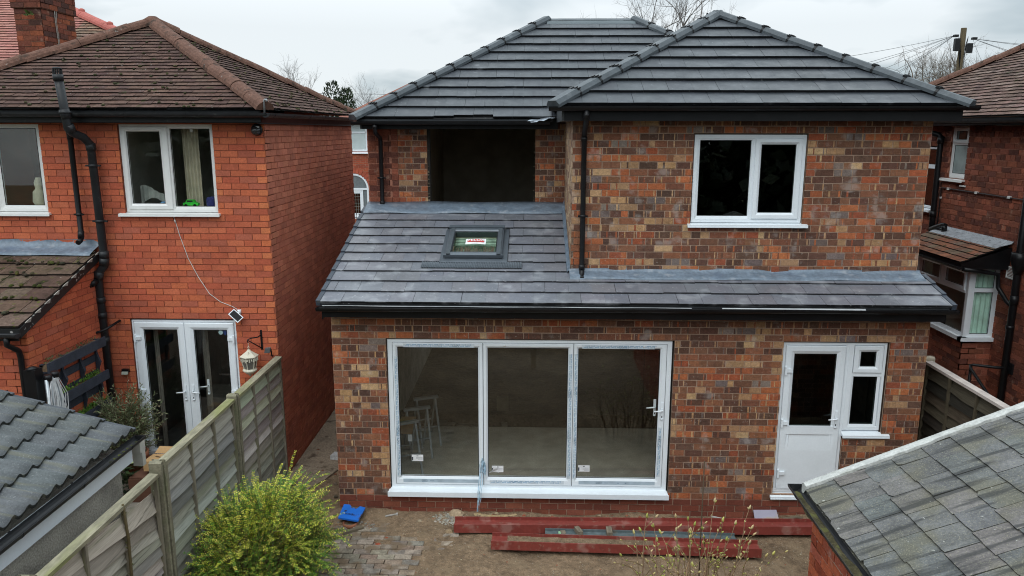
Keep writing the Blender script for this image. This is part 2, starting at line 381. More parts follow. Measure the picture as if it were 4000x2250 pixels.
# ------------------------------------------------------------------ windows
def pane(parent, F, g, n, m=None, gask=.008, label=None):
    u0, u1, z0, z1 = g; mb = MB(); mb.fbox(F, u0, u1, n-.004, n+.004, z0, z1); p = mb.build('pane', m or m_glass, parent, label)
    mb = MB(); mb.ring(F, (u0-.003, u1+.003, z0-.003, z1+.003), (u0+gask, u1-gask, z0+gask, z1-gask), [(0, n+.008), (1, n+.008), (1, n+.004), (0, n+.004)])
    mb.build('gasket', m_gasket, parent); return p
PROF_FRAME = [(0, -.07), (0, .0), (.8, .0), (1, -.012), (1, -.07)]
PROF_SASH = [(0, -.04), (0, .012), (.08, .018), (.62, .018), (.92, .002), (1, -.004), (1, -.04)]
def leaf(name, parent, F, o, g, n=0.0, m=None, mg=None, do_pane=True):
    mb = MB(); mb.ring(F, o, g, [(t, k+n) for t, k in PROF_SASH]); s_ = mb.build(name, m or m_pvc, parent)
    if do_pane: pane(parent, F, g, n-.012, mg)
    return s_
def sill(parent, F, u0, u1, z0, z1, n1=.075, m=None, n0=-.06):
    mb = MB(); mb.hexa([F(u0, z0, n1), F(u1, z0, n1), F(u1, z0, n0), F(u0, z0, n0), F(u0, z0+.022, n1), F(u1, z0+.022, n1), F(u1, z1, n0), F(u0, z1, n0)])
    mb.fbox(F, u0, u1, n1-.012, n1+.004, z0-.014, z0-.0005)
    return mb.build('sill', m or m_pvc, parent)
def room(parent, x0, x1, y0, y1, z0, z1, m, name='interior', openface=2):
    """an inward-facing box; openface: 0 -x,1 +x,2 -y,3 +y left open"""
    mb = MB(); f = {0: [(x0, y0, z0), (x0, y1, z0), (x0, y1, z1), (x0, y0, z1)], 1: [(x1, y0, z0), (x1, y0, z1), (x1, y1, z1), (x1, y1, z0)],
        2: [(x0, y0, z0), (x0, y0, z1), (x1, y0, z1), (x1, y0, z0)], 3: [(x0, y1, z0), (x1, y1, z0), (x1, y1, z1), (x0, y1, z1)],
        4: [(x0, y0, z0), (x1, y0, z0), (x1, y1, z0), (x0, y1, z0)], 5: [(x0, y0, z1), (x0, y1, z1), (x1, y1, z1), (x1, y0, z1)]}
    for k in f:
        if k != openface: mb.face(f[k])
    return mb.build(name, m, parent)
def lever(parent, F, u, z, side=-1, n=.018, m=None):
    mb = MB(); mb.fbox(F, u-.017, u+.017, n, n+.012, z-.12, z+.105); mb.lathe(F(u, z-.12, n+.006), [(.017, -.006), (.017, .006)], 10)
    mb.tube([F(u, z+.01, n+.01), F(u, z+.01, n+.05), F(u+side*.02, z+.008, n+.056), F(u+side*.115, z, n+.056)], .010, 8, rs=[1.2, 1.1, 1.1, .8])
    h = mb.build('handle', m or m_pvc, parent)
    mb = MB(); mb.fbox(F, u-.006, u+.006, n+.011, n+.0135, z-.10, z-.075); mb.build('keyhole', m_gasket, parent); return h
def hinge(parent, F, u, z, side=1, m=None):
    mb = MB(); mb.fbox(F, u-.012, u+.012, .019, .045, z-.055, z+.055); mb.fbox(F, min(u, u+side*.085), max(u, u+side*.085), .0185, .038, z-.02, z+.028); return mb.build('hinge', m or m_pvc, parent)
def text(body, size, O, U, V, m, parent, name='lettering', bold=0.0):
    cu = bpy.data.curves.new('t', 'FONT'); cu.body = body; cu.size = size; cu.align_x = 'CENTER'; cu.align_y = 'CENTER'; cu.offset = bold
    ob = bpy.data.objects.new('t', cu); col.objects.link(ob); dg = bpy.context.evaluated_depsgraph_get()
    me = bpy.data.meshes.new_from_object(ob.evaluated_get(dg)); bpy.data.objects.remove(ob)
    mb = MB(); U = Vector(U).normalized(); V = Vector(V).normalized(); O = Vector(O)
    for p in me.polygons: mb.face([O+U*me.vertices[i].co.x+V*me.vertices[i].co.y for i in p.vertices])
    return mb.build(name, m, parent)
def strip(mb, pts_fn, n, segs, c=(.5, .5, .5)):
    """grid: pts_fn(i/n) -> list of points across"""
    rows = [pts_fn(k/n) for k in range(n+1)]; i0 = len(mb.v); m = len(rows[0])
    for r_ in rows: mb.v.extend(tuple(p) for p in r_)
    for k in range(n):
        for j in range(m-1):
            a = i0+k*m+j; mb.f.append((a, a+1, a+m+1, a+m)); mb.c.append(c); mb.sm.append(True)

# ================================================================== GROUND
W = 7.67; C = .0883; L = .238
m_soil = mat('bare_soil', A('725f4b', 1.15), .97, ((1.3, .22), (12, .28), (70, .30)), (22, .9, .03), ((2.0, .52, .66, A('8a765e', 1), .6), (45, .62, .70, A('a39a8c', 1), .55), (4, .60, .72, A('4c3d30', 1), .6)))
m_path = mat('rough_concrete_path', A('8d7e6c', 1), .95, ((4, .2), (30, .25)), (30, .8, .02), ((5, .55, .68, A('4a3b2e', 1), .8),))
mb = MB(); mb.box(-150, 150, -60, 240, -.5, -.12); tag(mb.build('ground', mat('grass_and_soil', A('5a5a3e', .8), .95, ((.5, .3), (8, .3)))), kind='structure')
mb = MB(); NX, NY = 150, 90
def gz(x, y):
    h = .012*math.sin(x*2.1+y*1.3)+.010*math.sin(x*5.3-y*4.1)+.006*math.sin(x*13+y*9.7)
    h += .05*max(0, 1-abs(y+.02)/.22)*(.5+.5*math.sin(x*3.1+1))
    if x > 1.9: h -= .02*min(1, (x-1.9))
    if -.2 < x < 1.5 and y < -.45: h -= .040*min(1, (1.5-x)/.4)*min(1, (-.45-y)/.25)*(.6+.4*math.sin(x*7)*math.sin(y*6))
    return h
def soil(x0, x1, y0, y1, nx, ny):
    i0 = len(mb.v)
    for j in range(ny+1):
        for i in range(nx+1):
            x = x0+(x1-x0)*i/nx; y = y0+(y1-y0)*j/ny
            mb.v.append((x, y, gz(x, y)+R.uniform(-.006, .006)))
    for j in range(ny):
        for i in range(nx):
            a = i0+j*(nx+1)+i; mb.f.append((a, a+1, a+nx+2, a+nx+1)); mb.c.append((.2, .15, .1)); mb.sm.append(True)
soil(-1.0, 8.2, -9, .03, 190, 150); soil(-1.02, 0.0, .03, 9, 22, 90)
tag(mb.build('soil_yard', m_soil), kind='structure')
mb = MB()                     # concrete path left along the passage, with a broken edge
pts = []
for k in range(40):
    y = .45+8.0*k/39; pts.append((y, -.40+.10*math.sin(y*1.7)+R.uniform(-.05, .05)-(.35*max(0, 1-(y-.45)/.8))))
for (y, x), (y2, x2) in zip(pts, pts[1:]):
    mb.hexa([(-1.03, y, -.05), (x, y, -.05), (x2, y2, -.05), (-1.03, y2, -.05), (-1.03, y, .035), (x, y, .03), (x2, y2, .03), (-1.03, y2, .035)])
tag(mb.build('passage_path', m_path), kind='structure')
mb = MB()                     # half-buried block paving
r = random.Random(3)
for j in range(-26, -3):
    for i in range(-4, 8):
        bx0 = i*.212+(.106 if j % 2 else 0)+r.uniform(-.004, .004); by0 = j*.108+r.uniform(-.003, .003); bx1 = bx0+.203; by1 = by0+.100
        if bx1 < -.1 or bx0 > 1.55: continue
        if (bx1 > 1.35 and r.random() < .6) or (by1 > -.62 and r.random() < .45): continue
        z = .004+r.uniform(-.008, .009)-.012*max(0, (by0+.9)/.5); e_ = [r.uniform(-.004, .004) for _ in range(4)]
        mb.hexa([(bx0, by0, z-.06), (bx1, by0, z-.06), (bx1, by1, z-.06), (bx0, by1, z-.06), (bx0, by0, z+e_[0]), (bx1, by0, z+e_[1]), (bx1, by1, z+e_[2]), (bx0, by1, z+e_[3])], vary(A(r.choice(['857a6d', '8f8375', '7f7468', '948879', '7d756c', '8a7868']), 1.05), r, .10))
tag(mb.build('block_paving', mat('muddy_block', None, .95, ((10, .3), (50, .25)), (40, .7, .01), ((4, .48, .62, A('75634f', 1), .85),))), kind='structure')
mb = MB(); mb.box(-7, -1.07, -7, .97, -.1, .2); tag(mb.build('patio', m_concrete), kind='structure')

# ================================================================== THE EXTENDED HOUSE
H = thing('extended_house', 'newly extended mixed brick house with dark tiled hipped roofs and a three-panel glazed door', 'house', (3.8, 0, 0))
F0 = frame((0, 0, 0), (1, 0, 0), (0, -1, 0))
mo = MB(); b = MB(); pl = MB()
z0 = (30.7-33)*C
bricks(pl, mo, F0, lambda z: [(0, W)], z0, 5, C, L, pal_plinth, proud=.010)
def iv_g(z):
    if .325 < z < 2.446:
        o = [(0, .704), (4.452, 5.845)]
        o.append((7.20, W) if z > 1.16 else (6.705, W)); return o
    return [(0, W)]
bricks(b, mo, F0, iv_g, z0+5*C, 29, C, L, pal_main)
c2 = .0904; FF = frame((0, .48, 0), (1, 0, 0), (0, -1, 0))
bricks(b, mo, FF, lambda z: [(3.12, 4.668), (6.122, W)] if 3.887 < z < 5.064 else [(3.12, W)], 5.154-23*c2, 25, c2, L, pal_main, phase=.05)
FR_ = frame((3.12, 2.75, 0), (0, -1, 0), (-1, 0, 0))
bricks(b, mo, FR_, lambda z: [(0, 2.27)], 5.154-23*c2, 24, c2, L, pal_of(['a58a72', 'b09478', '947a66', 'a8886a', '8a6e5c', 'b8a084'], .1), phase=.03)
FW = frame((0, 2.75, 0), (1, 0, 0), (0, -1, 0)); zr = 5.2-17*.0892
bricks(b, mo, FW, lambda z: [(.457, .92), (2.646, 3.12)] if z > 3.885 else [(.457, 3.12)], zr, 17, .0892, L, pal_main, phase=.457)
b.build('wall', m_brick, H); pl.build('plinth', m_redbrick, H, 'red brick plinth courses at the foot of the wall')
mo.build('mortar', m_mortar, H)
b = MB(); mo2 = MB()
FWo = frame((0, 2.765, 0), (1, 0, 0), (0, -1, 0))
bricks(b, mo2, FWo, lambda z: [(-.03, .30), (.31, .452)] if int(z/.0892) % 2 else [(-.03, .34), (.345, .452)], zr, 17, .0892, .245, pal_old, ragged=.008, proud=.008, phase=.1)
iv_s = lambda z: [(.22 if z < 2.75 else max(.22, (z-3.02)/.307-.05), 8.2)]
bricks(b, mo2, frame((0, 0, 0), (0, 1, 0), (-1, 0, 0)), iv_s, z0, 60, C, L, pal_old)
bricks(b, mo2, frame((W, 0, 0), (0, 1, 0), (1, 0, 0)), lambda z: [(.22 if z < 2.75 else max(.48, (z-3.02)/.307-.05), 8.2)], z0, 60, C, L, pal_old)
for bx in ((.22, W-.22, -.2, .55), (.22, W-.22, 2.42, 5.3), (.22, .9, .55, 2.42), (5.1, W-.22, .55, 2.42)): mo2.box(bx[0], bx[1], 7.98, 8.2, bx[2], bx[3])
b.build('old_wall', m_oldbrick, H, 'old dark brick part of the walls'); mo2.build('old_mortar', m_mortar_old, H)
# interiors
mb = MB()
mb.box(.23, 5.62, .225, 2.75, -.1, .12); fl = mb.build('floor', m_screed, H)
mb = MB(); mb.box(.23, 5.62, 2.75, 7.97, -.1, -.02); mb.box(.23, 5.62, 3.15, 3.3, -.02, .2); mb.build('dirt_floor', mat('indoor_dirt', A('4a3e32', .7), .95, ((4, .3), (25, .3)), (15, .9, .05)), H)
m_pale = mat('plasterboard', (.70, .68, .64), .95)
mb = MB(); mb.face([(.229, .226, 2.5), (5.625, .226, 2.5), (5.625, 7.98, 2.5), (.229, 7.98, 2.5)]); mb.build('ceiling', m_pale, H)
mat('raw_blockwork', (.30, .27, .235), .95, ((3, .2), (20, .2)))
for x in (5.625, .229): one(lambda q: q.face([(x, .226, -.12), (x, 7.98, -.12), (x, 7.98, 2.5), (x, .226, 2.5)])).build('inner_wall', MATS['raw_blockwork'], H)
F8 = frame((0, 8.1, 0), (1, 0, 0), (0, 1, 0)); wn = one(lambda q: (q.ring(F8, (.9, 5.1, .55, 2.42), (.96, 5.04, .61, 2.36), PROF_FRAME), q.fbox(F8, 2.3, 2.36, -.06, 0, .6, 2.37), q.fbox(F8, 3.7, 3.76, -.06, 0, .6, 2.37))).build('window', m_pvc, H, 'unseen window added at the far side to light the open room'); pane(wn, F8, (.96, 5.04, .61, 2.36), -.03)  # never in view; added so daylight brightens the room floor
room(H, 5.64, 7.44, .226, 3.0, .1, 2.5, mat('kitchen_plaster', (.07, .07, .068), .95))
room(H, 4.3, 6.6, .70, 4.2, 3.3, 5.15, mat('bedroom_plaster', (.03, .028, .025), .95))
mb = MB(); mb.box(.9, 2.67, 2.96, 3.0, 3.6, 5.2)
room(H, .75, 2.9, 2.965, 6.4, 3.62, 5.16, mat('bare_board', (.36, .31, .24), .95, ((4, .15),)))
r = random.Random(11); mb = MB()
for k in range(46):
    x = r.uniform(.3, 2.3); y = 2.8+abs(r.gauss(0, .12)); s_ = r.uniform(.03, .09)
    mb.hexa([(x+dx*s_*r.uniform(.6, 1.2), y+dy*s_*r.uniform(.5, 1.1), z) for z, in ((.0,), (.0+s_*r.uniform(.6, 1.3),)) for dx, dy in ((-1, -1), (1, -1), (1, 1), (-1, 1))], vary((.16, .14, .115), r))
mb.build('broken_screed', mat('broken_screed', (.14, .125, .10), .95, ((9, .25),)), H)
mat('bare_timber', (.17, .14, .1), .9, ((8, .2),))
for q in ((1.98, 2.19, 3.6, 3.7, -.02, .34), (1.5, 1.58, 6.8, 6.9, -.02, 2.49), (2.6, 2.7, 6.5, 6.6, -.02, 2.49)): one(lambda m_: m_.box(*q)).build('timber_post', MATS['bare_timber'], H)
# --- lean-to roof
TL = math.atan(.307); cl, sl_ = math.cos(TL), math.sin(TL)
pal_slate = pal_of(['777981', '74767e', '797b82', '76787f', '79797f'], .045, .82)
pal_slate2 = pal_of(['53585f', '50555c', '575c63', '555a61'], .04, .46)
O1 = Vector((-.08, -.315, 2.985)); V1 = Vector((0, cl, sl_)); U1 = Vector((1, 0, 0)); N1 = U1.cross(V1)
mb = MB()
tiles(mb, O1, U1, V1, [(0, 0), (7.83, 0), (7.83, .70), (0, .70)], .2826, .30, .021, pal_slate, ec=(.014, .014, .015), jit=.03)
tiles(mb, O1+V1*.5652, U1, V1, [(0, 0), (3.19, 0), (3.19, 2.30), (0.0, 2.30)], .2826, .30, .021, pal_slate, ec=(.014, .014, .015), jit=.03, deck=False, holes=[(1.42, 2.35, .50, 1.62)])
for (a, c_, d_, e_) in ((0, 3.19, 0, .66), (0, 3.19, 1.42, 2.3), (0, 1.52, .66, 1.42), (2.24, 3.19, .66, 1.42)): q = O1+V1*.5652-N1*.012; mb.face([q+U1*a+V1*d_, q+U1*c_+V1*d_, q+U1*c_+V1*e_, q+U1*a+V1*e_], (.02, .02, .02))
mb.build('lean_to_roof', m_tile, H)
for x, n_ in ((-.095, 11), (7.745, 3)):               # dry verge strips
    mb = MB()
    for k in range(n_):
        p = O1+V1*(k*.2826); p = Vector((x, p.y, p.z))
        for q in [0]:
            a = [p+N1*.034, p+Vector((.055, 0, 0))+N1*.034, p+Vector((.055, 0, 0))+V1*.285+N1*.012, p+V1*.285+N1*.012]
            mb.prism(a, -N1*.075)
    mb.build('verge', mat('dark_verge', A('4e5661', .7), .45, ((12, .15),), spec=.45), H)
lw = random.Random(5)
def lead(name, x0, x1, prof, n=60, amp=.006):
    mb = MB(); ph = [lw.uniform(0, 6) for _ in range(6)]
    def f(t):
        x = x0+(x1-x0)*t
        return [(x, y+amp*math.sin(x*6+ph[j % 6])*(.4 if j == 0 else 1), z+amp*math.sin(x*4.3+ph[(j+2) % 6])+lw.uniform(-.0015, .0015)) for j, (y, z) in enumerate(prof)]
    strip(mb, f, n, 0); return mb.build(name, m_lead, H)
rz = lambda y, h=.034: 2.985+.307*(y+.315)+h
lead('lead_flashing', 3.10, 7.71, [(.474, 3.30), (.466, rz(.46, .045)), (.42, rz(.42, .04)), (.35, rz(.35, .036)), (.285, rz(.285, .033)), (.282, rz(.282, .02))], 90)
lead('lead_flashing', -.05, 3.10, [(2.742, 3.93), (2.735, rz(2.73, .05)), (2.62, rz(2.62, .04)), (2.48, rz(2.48, .036)), (2.36, rz(2.36, .033)), (2.355, rz(2.355, .018))], 60)
mb = MB()
strip(mb, lambda t: [(x, .47+(2.27)*t, rz(.47+2.27*t, h)) for x, h in ((3.112, .10), (3.104, .05), (3.075, .03), (3.07, .015))], 24, 0); mb.build('lead_flashing', m_lead, H)
# eaves, gutter of the lean-to
mb = MB(); mb.box(-.03, 7.70, -.275, -.25, 2.79, 2.955); mb.box(-.03, 7.70, -.25, -.001, 2.79, 2.80); mb.box(-.04, -.031, -.27, 0.2, 2.76, 2.99); mb.box(7.701, 7.71, -.27, .2, 2.76, 2.99); mb.build('fascia', m_black, H)
mb = MB(); mb.box(-.06, 7.72, -.30, -.277, 2.945, 2.982); mb.build('eaves_felt', mat('eaves_felt', (.035, .038, .042), .5), H)
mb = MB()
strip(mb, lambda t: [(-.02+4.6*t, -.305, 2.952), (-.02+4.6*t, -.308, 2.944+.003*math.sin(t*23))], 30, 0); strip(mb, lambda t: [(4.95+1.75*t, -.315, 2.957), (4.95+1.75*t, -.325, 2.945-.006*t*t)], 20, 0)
mb.build('eaves_strip', mat('grey_strip', (.42, .43, .44), .5), H)  # pale strip of underlay, its colour standing in for light reflected in the gutter
gutter('gutter', [(-.08, -.335, 2.935), (7.80, -.335, 2.955)], m_black, H)
# --- skylight
FS = lambda u, v, n=0.0: O1+Vector((u+.08, 0, 0))+V1*v+N1*n
yv = lambda y: (y+.315)/cl
S = tag(one(lambda q: q.ring(FS, (1.335, 2.265, yv(.69), yv(1.73)), (1.40, 2.19, yv(.79), yv(1.70)), [(0, .02), (0, .045), (1, .05), (1, .02)])).build('skylight', mat('grey_aluminium', A('5d646b', .9), .35, ((8, .1),), spec=.5, metal=.3), H))
mb = MB(); mb.ring(FS, (1.40, 2.19, yv(.805), yv(1.69)), (1.487, 2.10, yv(.90), yv(1.55)), [(0, .02), (0, .10), (.45, .115), (.8, .11), (1, .085), (1, .0)]); mb.fbox(FS, 1.385, 2.205, .10, .13, yv(1.62), yv(1.70)); mb.fbox(FS, 1.38, 2.21, .06, .10, yv(.795), yv(.815)); mb.build('frame', MATS['grey_aluminium'], S)
for x in (1.42, 2.115): one(lambda q: q.fbox(FS, x, x+.055, .112, .122, yv(.80), yv(1.63))).build('cover_trim', m_hip, S)
gm = (1.487, 2.10, yv(.90), yv(1.55)); pane(S, FS, gm, .088, glass('green_tinted_glass', (.90, .96, .92)), .006)
mb = MB()
for a, b_ in (((1.487, yv(.90)), (1.487, yv(1.55))), ((1.487, yv(1.55)), (2.10, yv(1.55))), ((2.10, yv(1.55)), (2.10, yv(.9))), ((2.10, yv(.9)), (1.487, yv(.9)))):
    p = [FS(a[0], a[1], .0), FS(b_[0], b_[1], .0)]; dz = Vector((0, 0, -.12)); mb.face([p[0], p[1], p[1]+dz, p[0]+dz], (.30, .27, .20))
q = [FS(1.4, yv(.8), 0), FS(2.2, yv(.8), 0), FS(2.2, yv(1.7), 0), FS(1.4, yv(1.7), 0)]; mb.face([a+Vector((0, 0, -.10)) for a in q], (.24, .28, .23))
for k in range(5): z = k*.05; mb.fbox(FS, 1.49, 2.095, -.05+z*.2, -.03+z*.2, yv(1.36)+z*.6, yv(1.375)+z*.6, (.55, .62, .54))
mb.build('shaft', mat('skylight_shaft', None, .9, ((10, .3),)), S)
mb = MB(); rr = random.Random(2)
for k in range(70):
    x = rr.uniform(1.49, 2.09); h = rr.uniform(.03, .19); mb.fbox(FS, x, x+rr.uniform(.004, .012), .0935, .094, yv(.905), yv(.905)+h, vary((.10, .075, .05), rr))
mb.build('dirt_streaks', mat('dried_dirt', None, .9), S)
mb = MB(); strip(mb, lambda t: [FS(1.66+.285*t, yv(1.13)+.012*math.sin(t*3.1)+k*.17/cl/4, .0975+.004*math.sin(t*3.1+k)) for k in range(5)], 8, 0); lb = mb.build('label', mat('white_paper', (.75, .75, .75), .6), S)
mb = MB(); strip(mb, lambda t: [FS(1.685+.235*t, yv(1.19)+.012*math.sin(t*3.1)+k*.085/2, .1045+.002*math.sin(t*3.1)) for k in range(3)], 8, 0); mb.build('label_band', mat('red_print', (.55, .045, .04), .6), S)
text('VELUX', .085, FS(1.803, yv(1.245), .109), (1, 0, 0), V1, MATS['white_paper'], S, bold=.002)
mb = MB()
n_ = 120
strip(mb, lambda t: [FS(1.10+1.366*t, yv(.56)+k*.148/cl/3, .034+.006*math.sin(t*n_*math.pi)+(.010 if k == 3 else 0)) for k in range(4)], 240, 0); mb.build('apron', MATS['grey_aluminium'], S)
# --- main hipped roof and front hipped roof
pa = rad(31.5); OA = Vector((-.10, 2.28, 5.275)); VA = Vector((0, math.cos(pa), math.sin(pa))); la = 2.97/math.cos(pa)
def slip(k, j): return {4: .05, 5: .085, 6: .09}.get(j, 0) if k == 0 else 0
mb = MB(); tiles(mb, OA, U1, VA, [(0, 0), (7.5, 0), (4.56, la), (2.95, la)], .307, .30, .031, pal_slate2, ec=(.006, .006, .007), jit=.02, slip=lambda k, j: slip(k, j)-(.0 if k else .03))
tiles(mb, (-.10, 8.2, 5.275), (0, -1, 0), (math.cos(pa), 0, math.sin(pa)), [(0, 0), (5.92, 0), (2.96, la)], .307, .30, .026, pal_slate2, ec=(.01, .01, .011))
mb.face([(-.1, 8.2, 5.275), (7.9, 8.2, 5.275), (4.46, 5.25, 7.09), (2.85, 5.25, 7.09)], A('5a5e66')); mb.face([(7.9, 8.2, 5.275), (7.4, 2.28, 5.275), (4.46, 5.25, 7.09)], A('5a5e66'))
mb.build('main_roof', m_tile_clean, H)
pb = rad(29.25); OB = Vector((2.89, .14, 5.40)); VB = Vector((0, math.cos(pb), math.sin(pb))); lb_ = 2.49/math.cos(pb)
mb = MB(); tiles(mb, OB, U1, VB, [(0, 0), (4.98, 0), (2.49, lb_)], .334, .316, .034, pal_slate2, ec=(.006, .006, .007), jit=.015)
vb2 = Vector((math.cos(pb), 0, math.sin(pb)))
tiles(mb, (2.89, 5.6, 5.40), (0, -1, 0), vb2, [(2.9, 0), (5.46, 0), (2.97, lb_), (.9, lb_)], .334, .316, .028, pal_slate2, ec=(.01, .01, .011))
tiles(mb, (7.87, .14, 5.40), (0, 1, 0), Vector((-math.cos(pb), 0, math.sin(pb))), [(0, 0), (7.5, 0), (5, lb_), (2.49, lb_)], .334, .316, .028, pal_slate2, ec=(.01, .01, .011))
mb.build('front_roof', m_tile_clean, H)
up_ = Vector((0, 0, .035))
def hip_part(a, b_, seg, parent=H):
    mb = MB(); mk = []; hipcaps(mb, mk, Vector(a)+up_, Vector(b_)+up_, SEC_NEW, seg); o = mb.build('hip_tiles', m_hip, parent)
    for q in mk: q.build('hip_clip', m_black, o)
for a, b_ in (((-.14, 2.22, 5.26), (2.85, 5.25, 7.09)), ((4.46, 5.25, 7.09), (6.4, 3.29, 5.9)), ((2.84, .09, 5.385), (5.38, 2.63, 6.80)), ((7.93, .09, 5.385), (5.38, 2.63, 6.80)), ((5.38, 2.63, 6.80), (5.38, 5.0, 6.80))): hip_part(a, b_, .43)
mb = MB(); mb.sweep([(2.85, 5.25, 7.105), (4.46, 5.25, 7.105)], [(-.20, -.11), (-.14, -.06), (-.04, 0), (.04, 0), (.14, -.06), (.20, -.11), (.1, -.12), (-.1, -.12)], c=(.1, .1, .1)); mb.build('ridge_sheet', mat('ridge_sheet', A('5a6468', .8), .45, ((3, .1),), spec=.4), H)
mb = MB(); strip(mb, lambda t: [(2.52+.30*t, 2.24+.10*t, 5.235+.07*t+.012*math.sin(t*9)), (2.58+.30*t, 2.20+.04*t, 5.215+.07*t), (2.66+.28*t, 2.15, 5.22+.07*t+.01*math.sin(t*12))], 8, 0); mb.build('valley_lead', mat('bright_lead', (.45, .50, .56), .3, metal=.5), H)
mb = MB()
mb.box(2.99, 7.87, .19, .215, 5.215, 5.39); mb.box(2.99, 7.87, .216, .479, 5.215, 5.225); mb.box(7.85, 7.871, .216, 4, 5.214, 5.388); mb.box(7.68, 7.85, .48, 4, 5.215, 5.225); mb.box(3.0, 3.1, .48, 2.4, 5.215, 5.225)
mb.box(-.03, 2.985, 2.40, 2.425, 5.115, 5.27); mb.box(-.03, 2.985, 2.426, 2.749, 5.115, 5.125); mb.build('fascia', m_black, H)
mat('grey_fascia', (.05, .052, .055), .4)
for q in ((2.962, 2.988, .192, 2.4, 5.213, 5.375), (-.06, -.031, 2.402, 8, 5.114, 5.265)): one(lambda m_: m_.box(*q)).build('side_fascia', MATS['grey_fascia'], H)
gutter('gutter', [(2.80, .105, 5.385), (8.0, .105, 5.395)], m_black, H); gutter('gutter', [(-.16, 2.27, 5.23), (2.86, 2.27, 5.235)], m_black, H)
mb = MB(); mb.box(-.08, 2.9, 2.295, 2.395, 5.225, 5.27); mb.box(2.95, 7.9, .15, .19, 5.35, 5.395); mb.build('eaves_felt', MATS['eaves_felt'], H)
pipe('downpipe', [(3.262, .105, 5.34), (3.262, .105, 5.26), (3.262, .14, 5.21), (3.262, .40, 5.08), (3.262, .425, 5.03), (3.262, .425, 3.30), (3.262, .41, 3.25), (3.262, .35, 3.20), (3.262, .30, 3.185)], .034, m_black, H, [((3.262, .105, 5.31), (3.262, .105, 5.25)), ((3.262, .425, 5.02), (3.262, .425, 4.96)), ((3.262, .425, 3.36), (3.262, .425, 3.29))], 14, [(3.262, .425, 4.0)])
pipe('downpipe', [(.195, 2.27, 5.18), (.195, 2.27, 5.10), (.195, 2.32, 5.05), (.195, 2.64, 4.98), (.195, 2.67, 4.93), (.195, 2.67, 3.96), (.195, 2.65, 3.90), (.195, 2.55, 3.865)], .034, m_black, H, [((.195, 2.27, 5.17), (.195, 2.27, 5.12)), ((.195, 2.67, 3.98), (.195, 2.67, 3.93))], 14, [(.195, 2.67, 4.35)])
# frayed mortar and sealant round the open window hole
r = random.Random(4); mb = MB()
for k in range(40):
    s_ = r.choice([0, 1]); x = (.925, 2.640)[s_]; z = r.uniform(3.9, 5.05); s2 = r.uniform(.008, .025); d_ = (1, -1)[s_]
    mb.hexa([(x-.01, 2.76, z), (x+d_*s2, 2.78, z), (x+d_*s2, 2.83, z), (x-.01, 2.83, z), (x-.01, 2.76, z+s2*.6), (x+d_*s2*.6, 2.78, z+s2*.5), (x+d_*s2*.6, 2.83, z+s2*.5), (x-.01, 2.83, z+s2*.6)], vary((.3, .24, .17), r))
for k in range(16):
    x = r.uniform(.95, 2.62); s2 = r.uniform(.01, .03); mb.box(x, x+s2*2, 2.77, 2.80, 3.88, 3.885+s2*.5, (.3, .24, .17))
mb.box(.93, 2.64, 2.752, 2.96, 3.86, 3.884, (.35, .27, .2)); mb.box(.921, .955, 2.80, 2.96, 3.884, 5.115, (.05, .045, .04))
mb.build('rough_reveal', mat('rough_mortar', None, .95, ((20, .2),)), H)

# --- bifold door
FB = frame((0, .03, 0), (1, 0, 0), (0, -1, 0))
D = one(lambda q: q.ring(FB, (.719, 4.425, .335, 2.428), (.78, 4.364, .388, 2.39), [(0, -.07), (0, .005), (1, .005), (1, -.02), (1, -.07)])).build('bifold_door', m_pvc, H)
mb = MB(); mb.ring(FB, (.704, 4.45, .30, 2.446), (.722, 4.422, .338, 2.425), [(0, -.08), (0, -.012), (1, -.012), (1, -.08)]); mb.ring(FB, (.778, 4.366, .386, 2.392), (.80, 4.35, .41, 2.37), [(0, -.06), (0, -.004), (1, -.004), (1, -.06)])
for x in (1.970, 3.1535): mb.fbox(FB, x-.012, x+.012, -.05, .002, .40, 2.38)
mb.build('seal', m_gasket, D)
for (u0, u1, g0, g1) in ((.786, 1.966, .846, 1.905), (1.974, 3.150, 2.030, 3.083), (3.157, 4.358, 3.214, 4.277)):
    leaf('door_leaf', D, FB, (u0, u1, .396, 2.384), (g0, g1, .508, 2.32))
mb = MB(); mb.fbox(FB, .69, 4.44, -.02, .11, .282, .334); mb.hexa([FB(.69, .334, .11), FB(4.44, .334, .11), FB(4.42, .334, .0), FB(.72, .334, .0), FB(.69, .337, .10), FB(4.44, .337, .10), FB(4.42, .352, .0), FB(.72, .352, .0)]); mb.fbox(FB, .68, 4.45, .11, .125, .262, .33); mb.build('sill', m_pvc, D)
lever(D, FB, 4.325, 1.49, -1)
lever(D, FB, 4.245, 1.50, -1, -.09)
mb = MB()
for x in (2.255, 4.06): mb.lathe((x, .012, 2.352), [(.014, -.004), (.014, .012)], 12)
mb.build('magnet_catch', m_pvc_old, D)
m_film = mat('protective_film', (.60, .66, .70), .4); m_ink = mat('blue_print', (.16, .33, .50), .6); m_ink2 = mat('dark_print', (.07, .13, .2), .6)
ink2 = MB(); r = random.Random(21)
